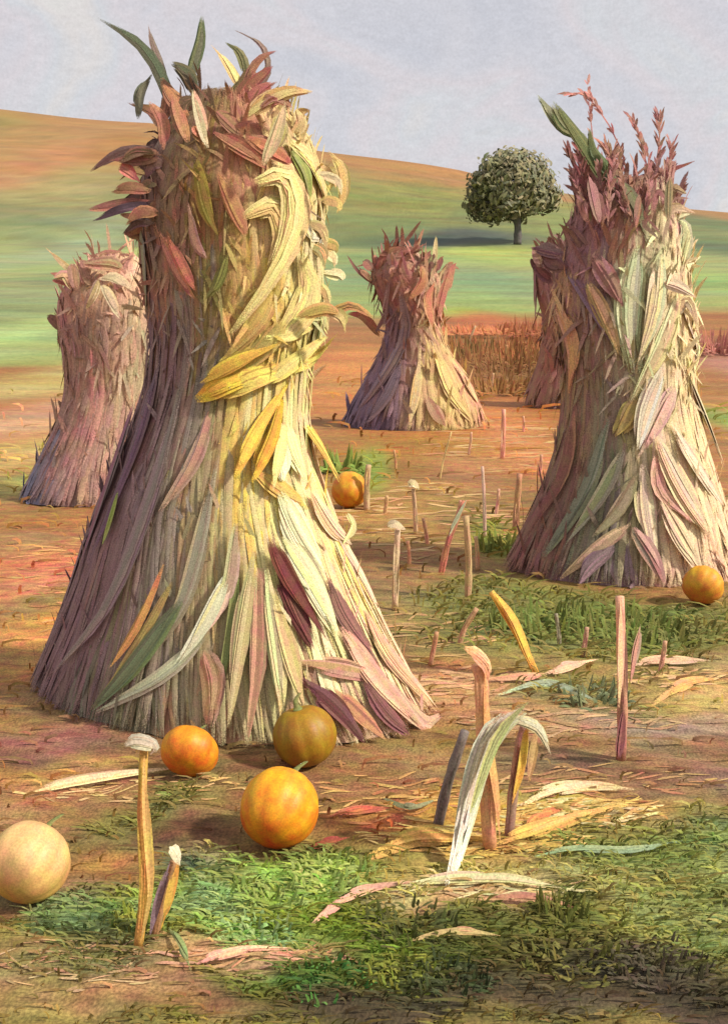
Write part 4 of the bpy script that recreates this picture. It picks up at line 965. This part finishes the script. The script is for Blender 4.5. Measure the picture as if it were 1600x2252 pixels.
def straws():
    m = MB()
    for (cx, cy, rx, ry, n, cols, L0) in [
        (1050, 1850, 250, 34, 420, [(222, 176, 92), (232, 196, 122), (206, 156, 84)], 1), (1280, 1790, 170, 34, 260, [(228, 186, 110), (236, 208, 150), (212, 164, 92)], 1),
        (1060, 1955, 250, 18, 150, [(218, 200, 150), (206, 170, 120)], 1), (1010, 1500, 180, 34, 120, [(216, 164, 126), (206, 160, 116)], 1), (1250, 1590, 240, 30, 150, [(206, 160, 124), (190, 150, 112)], 1),
        (1480, 1490, 120, 30, 90, [(224, 180, 132), (214, 170, 110)], 1), (1350, 1720, 260, 40, 90, [(190, 130, 96), (206, 160, 110)], 1), (300, 1740, 260, 40, 110, [(214, 166, 110), (226, 184, 130)], 1),
        (850, 1760, 180, 60, 90, [(206, 140, 92), (214, 164, 100)], 1), (900, 1400, 200, 60, 110, [(190, 150, 104), (206, 160, 110)], 1), (950, 1150, 240, 90, 160, [(206, 150, 104), (214, 170, 120)], 1.2),
        (1100, 980, 160, 60, 100, [(214, 150, 104), (206, 160, 110)], 1.2), (150, 1300, 130, 120, 90, [(206, 140, 96), (214, 160, 104)], 1), (560, 2110, 260, 30, 110, [(222, 170, 134), (206, 150, 110)], 1), (180, 2130, 200, 60, 90, [(196, 150, 110), (206, 166, 126)], 1)]:
        for i in range(int(n * .6)):
            a = random.uniform(0, 6.283); q = math.sqrt(random.random())
            px_, py_ = cx + rx * q * math.cos(a), cy + ry * q * math.sin(a)
            g = hit(px_, py_); k = g[1] / F
            th = RNG.normal(.12, .35); ln = k * random.uniform(25, 90) * L0 * .5
            dx, dy = math.cos(th) * ln, math.sin(th) * ln
            P = []
            for f in (-1, -.3, .3, 1):
                X, Y = g[0] + dx * f, g[1] + dy * f
                P.append((X, Y, float(terrain(X, Y) + bumps(X, Y)) + .004 + .002 * random.random()))
            strip(m, P, k * random.uniform(3, 9), jit(alb(cols[i % len(cols)]) * (.80, .84, .72), .1, .04), (.1, -.3, 1), n=4, two=True, t0=.5, t1=.2, ev=.7)
    o = m.build('loose_straw', M_litter)
    tag(o, 'pale and golden loose straw strewn thinly over the ground', 'straw', kind='stuff')


straws()

# ------------------------------------------------------------------ weeds
def weed(px, py, w, h, c, label, n=60, L=LIT, lf=1.0):
    g = hit(px, py); Y = g[1]; k = Y / F
    m = MB(); R = w * k / 2; Hh = h * k * .8; n = int(n * 2.2); R *= 1.35; Hh *= .8
    b = np.array([g[0], Y, float(terrain(g[0], Y))])
    for i in range(n):
        a = random.uniform(0, 6.28); rr = R * math.sqrt(random.random())
        x, y = b[0] + rr * math.cos(a), b[1] + rr * math.sin(a) * .9
        top = Hh * random.uniform(.1, 1.0) ** 1.3 * (1 - .6 * rr / R)
        th = RNG.normal(0, .6) + (math.pi if math.cos(a) < 0 else 0)
        L1 = k * random.uniform(16, 46) * (.55 + .45 * lf)
        d = np.array([math.cos(th), math.sin(th) * .6, 0])
        P = [(x, y, b[2] + top * .3), np.array([x, y, b[2] + top]) + d * L1 * .5, np.array([x, y, b[2] + top * .6 + .004]) + d * L1]
        if random.random() < .35: P = [(x, y, b[2]), np.array([x, y, b[2] + Hh * .5]) + d * .1 * L1, np.array([x, y, b[2] + Hh * random.uniform(.6, 1.8)]) + d * .3 * L1]
        strip(m, P, k * random.uniform(5, 13) * lf, jit(alb(c, L * 1.12) * (1, .96, .85), .10, .05), (RNG.normal(.1, .2), -.5, 1), n=4, cup=.06, t0=.4, t1=.15)
    o = m.build('weed_clump', M_litter, None, tuple(b))
    tag(o, label, 'weed', 'low weeds among the stubble')


weed(1232, 2010, 90, 60, (104, 106, 44), 'olive weed clump standing alone in the right foreground')
weed(980, 2160, 150, 50, (70, 78, 46), 'dark bottle green weed clump at the bottom centre', 80)
weed(880, 2150, 130, 44, (136, 144, 54), 'yellow green weed clump beside the dark one at the bottom centre', 70)
weed(730, 2170, 150, 40, (84, 130, 60), 'bright green weed clump at the bottom, left of centre', 70)
weed(900, 2040, 170, 44, (88, 92, 46), 'dark olive weed clump just below the pink curved leaf', 80)
weed(600, 1975, 130, 34, (150, 172, 88), 'light green weed clump below the front pumpkin', 60)
weed(730, 1925, 150, 34, (164, 182, 96), 'pale green weed clump right below the front pumpkin', 70)
weed(560, 2060, 140, 34, (152, 178, 112), 'grey green weed clump in the lower left foreground', 60)
weed(300, 2030, 80, 44, (156, 164, 64), 'yellow green tuft around the foot of the tall ochre stub', 40)
weed(755, 1040, 60, 60, (132, 152, 66), 'green tuft beside the far orange pumpkin', 40)
weed(1105, 1210, 90, 44, (134, 142, 64), 'green tuft at the dark left foot of the right hand shock', 50)
weed(1480, 1400, 160, 44, (126, 126, 66), 'thin olive weeds between the tall pink stub and the right edge', 80)
weed(1350, 1395, 200, 60, (118, 130, 62), 'green weeds behind the tall pink stub', 90)
weed(1190, 1380, 180, 60, (122, 134, 66), 'green weeds left of the tall pink stub', 90)
weed(1300, 1540, 120, 50, (122, 130, 92), 'grey green weeds just left of the foot of the tall pink stub', 50)
weed(1090, 735, 240, 24, (184, 116, 76), 'russet dry weeds along the edge of the green meadow', 420, M_, .55)
weed(1110, 775, 230, 40, (158, 102, 62), 'dull brown dry weeds just below the russet ones', 360, M_, .45)
weed(1110, 800, 280, 50, (140, 98, 58), 'brown dry weeds between the dull brown and the darkest ones', 400, M_, .5)
weed(1100, 825, 260, 44, (130, 92, 54), 'darkest brown dry weeds, in the middle of the brown patch', 280, M_, .35)
weed(1230, 745, 160, 50, (150, 92, 62), 'russet dry weeds between the hidden dark shock and the meadow', 160, M_, .5)
weed(1565, 780, 110, 60, (170, 112, 98), 'pinkish brown dry weeds at the right edge behind the tall shock', 120, M_, .6)
weed(1010, 790, 120, 50, (134, 106, 62), 'olive brown dry weeds touching the right side of the distant shock', 160, M_, .45)
weed(1080, 860, 200, 34, (150, 108, 62), 'brown dry weeds beyond the right of the distant shock', 420, M_, .5)
weed(1160, 800, 140, 40, (168, 108, 66), 'russet dry weeds close to the head of the right hand shock', 300, M_, .45)
weed(1250, 2110, 200, 40, (110, 108, 50), 'olive brown weeds at the lower right', 80)
weed(1450, 2130, 180, 40, (84, 76, 58), 'dark brown weeds in the bottom right corner', 80)


# ------------------------------------------------------------------ tree
def build_tree():
    g = hit(1137, 538); Y = g[1]; k = Y / F
    b = np.array([at(1137, 538, Y)[0], Y, float(terrain(g[0], Y))])
    root = empty('field_tree', tuple(b), 'dark olive round tree standing alone on the hillside', 'tree')
    m = MB()
    tube(m, [b, b + [.0, 0, 1.6], b + [-.25, 0, 3.4]], .42, .32, alb((92, 86, 84), M_), sides=10)
    for (dx, dy, z0, z1) in [(-2.6, .5, 2.4, 5.2), (2.4, -.5, 2.6, 5.5), (-.8, -1.5, 3.0, 7.4), (1.1, 1.2, 3.0, 7.2), (-1.8, 1.8, 3, 6), (3.4, 1, 3.4, 4.6), (-3.6, -.6, 3.2, 4.3)]:
        tube(m, [b + [-.15, 0, z0], b + [dx * .4, dy * .4, (z0 + z1) / 2 + .2], b + [dx, dy, z1]], .22, .05, alb((92, 86, 80), M_), sides=6)
    m.build('trunk', M_bark, root, b)
    cr = MB()
    lobes = []
    for (px, py, rx) in [(1130, 400, 62), (1095, 375, 40), (1160, 372, 42), (1128, 352, 34), (1075, 420, 44), (1060, 455, 32), (1190, 405, 40), (1205, 440, 28), (1110, 445, 40), (1160, 440, 40), (1085, 470, 24), (1056, 400, 24), (1140, 465, 26), (1198, 380, 22), (1215, 425, 18), (1045, 435, 18), (1108, 345, 20)]:
        p = at(px, py, Y); lobes.append((p[0], Y + random.uniform(-2, 2), p[2], rx * k))
    for i in range(7000):
        x, y, z, r = random.choices(lobes, [l[3] ** 2 for l in lobes])[0]
        d = RNG.normal(0, 1, 3); d /= np.linalg.norm(d); q = r * random.uniform(.2, 1.0) ** .6 * random.choice((1, 1, 1, 1.15, 1.3))
        p = np.array([x, y, z]) + d * q * np.array([1, 1, .85])
        base = np.array(random.choices([(112, 108, 74), (126, 118, 78), (104, 104, 76), (138, 126, 86)], [4, 3, 3, 1.5])[0])
        c = alb(base, M_ * .95)
        t = norm(np.cross(d, RNG.normal(0, 1, 3)))
        s = k * random.uniform(4, 10)
        strip(cr, [p - t * s, p + d * .1, p + t * s], s * .8, jit(c, .10, .04), np.array([.45, -.7, .6]) + d * .28 + RNG.normal(0, .08, 3), n=3, two=True)
    cr.build('crown', M_tree, root, b)
    for o in [root]:
        pass


build_tree()

# ------------------------------------------------------------------ light, sky, camera
SUN_EL, SUN_AZ = math.radians(41), math.radians(110)     # azimuth clockwise from +Y
sd = Vector((math.sin(SUN_AZ) * math.cos(SUN_EL), math.cos(SUN_AZ) * math.cos(SUN_EL), math.sin(SUN_EL)))
sl = bpy.data.lights.new('sun', 'SUN'); sl.energy = 4.4; sl.angle = math.radians(4.0); sl.color = (1, .93, .82)
so = bpy.data.objects.new('sun', sl); col.objects.link(so)
so.rotation_euler = sd.to_track_quat('Z', 'Y').to_euler(); so.location = (8, -4, 12)

w = bpy.data.worlds.new('World'); scene.world = w; w.use_nodes = True
n = w.node_tree.nodes; l = w.node_tree.links
bg = n['Background']; bg.inputs['Strength'].default_value = 1.14
sky = n.new('ShaderNodeTexSky'); sky.sky_type = 'NISHITA'; sky.sun_disc = False
sky.sun_elevation = SUN_EL; sky.sun_rotation = SUN_AZ
sc_ = n.new('ShaderNodeVectorMath'); sc_.operation = 'SCALE'; sc_.inputs['Scale'].default_value = 0.09
l.new(sky.outputs[0], sc_.inputs[0])
tc = n.new('ShaderNodeTexCoord')


def wnoise(scale, stretch, detail=5, rough=.6, dist=0.0):
    mp = n.new('ShaderNodeMapping'); mp.inputs['Scale'].default_value = stretch; mp.inputs['Rotation'].default_value = (0, .25, 0)
    l.new(tc.outputs['Generated'], mp.inputs['Vector'])
    t = n.new('ShaderNodeTexNoise'); t.inputs['Scale'].default_value = scale; t.inputs['Detail'].default_value = detail
    t.inputs['Roughness'].default_value = rough; t.inputs['Distortion'].default_value = dist
    l.new(mp.outputs[0], t.inputs['Vector'])
    return t


def ramp(src, stops):
    r = n.new('ShaderNodeValToRGB'); l.new(src, r.inputs[0])
    e = r.color_ramp.elements
    e[0].position = stops[0][0]; e[0].color = (*lin(stops[0][1]), 1)
    e[1].position = stops[-1][0]; e[1].color = (*lin(stops[-1][1]), 1)
    for p, c in stops[1:-1]:
        q = e.new(p); q.color = (*lin(c), 1)
    return r


cl = ramp(wnoise(6, (1, 1, 1.6), 4, .5, .8).outputs['Fac'], [(.3, (193, 194, 202)), (.42, (201, 200, 206)), (.50, (208, 202, 206)), (.58, (203, 204, 208)), (.66, (213, 208, 206)), (.78, (216, 214, 210))])
mx = n.new('ShaderNodeMix'); mx.data_type = 'RGBA'; mx.inputs['Factor'].default_value = 0.95
l.new(sc_.outputs[0], mx.inputs['A']); l.new(cl.outputs[0], mx.inputs['B'])
# fine mottling of the thin cloud
g1 = wnoise(70, (1, 1, 2.5), 4, .7); g2 = wnoise(420, (1, 1, 1), 2, .6)
ad = n.new('ShaderNodeMath'); ad.operation = 'ADD'; l.new(g1.outputs['Fac'], ad.inputs[0]); l.new(g2.outputs['Fac'], ad.inputs[1])
mr = n.new('ShaderNodeMapRange'); l.new(ad.outputs[0], mr.inputs['Value'])
mr.inputs['From Min'].default_value = .65; mr.inputs['From Max'].default_value = 1.35; mr.inputs['To Min'].default_value = .91; mr.inputs['To Max'].default_value = 1.08
s2 = n.new('ShaderNodeVectorMath'); s2.operation = 'SCALE'; l.new(mx.outputs['Result'], s2.inputs[0]); l.new(mr.outputs[0], s2.inputs['Scale'])
l.new(s2.outputs[0], bg.inputs['Color'])

cam = bpy.data.cameras.new('camera'); co = bpy.data.objects.new('camera', cam); col.objects.link(co)
cam.sensor_fit = 'HORIZONTAL'; cam.sensor_width = 36; cam.lens = 36 * F / W
cam.clip_start = .05; cam.clip_end = 6000
co.location = (0, 0, CAMZ); co.rotation_euler = (math.pi / 2 - PITCH, 0, 0)
scene.camera = co
scene.cycles.transparent_max_bounces = 32; scene.cycles.max_bounces = 6; scene.cycles.diffuse_bounces = 3
scene.view_settings.view_transform = 'Standard'; scene.view_settings.look = 'None'; scene.view_settings.exposure = 0
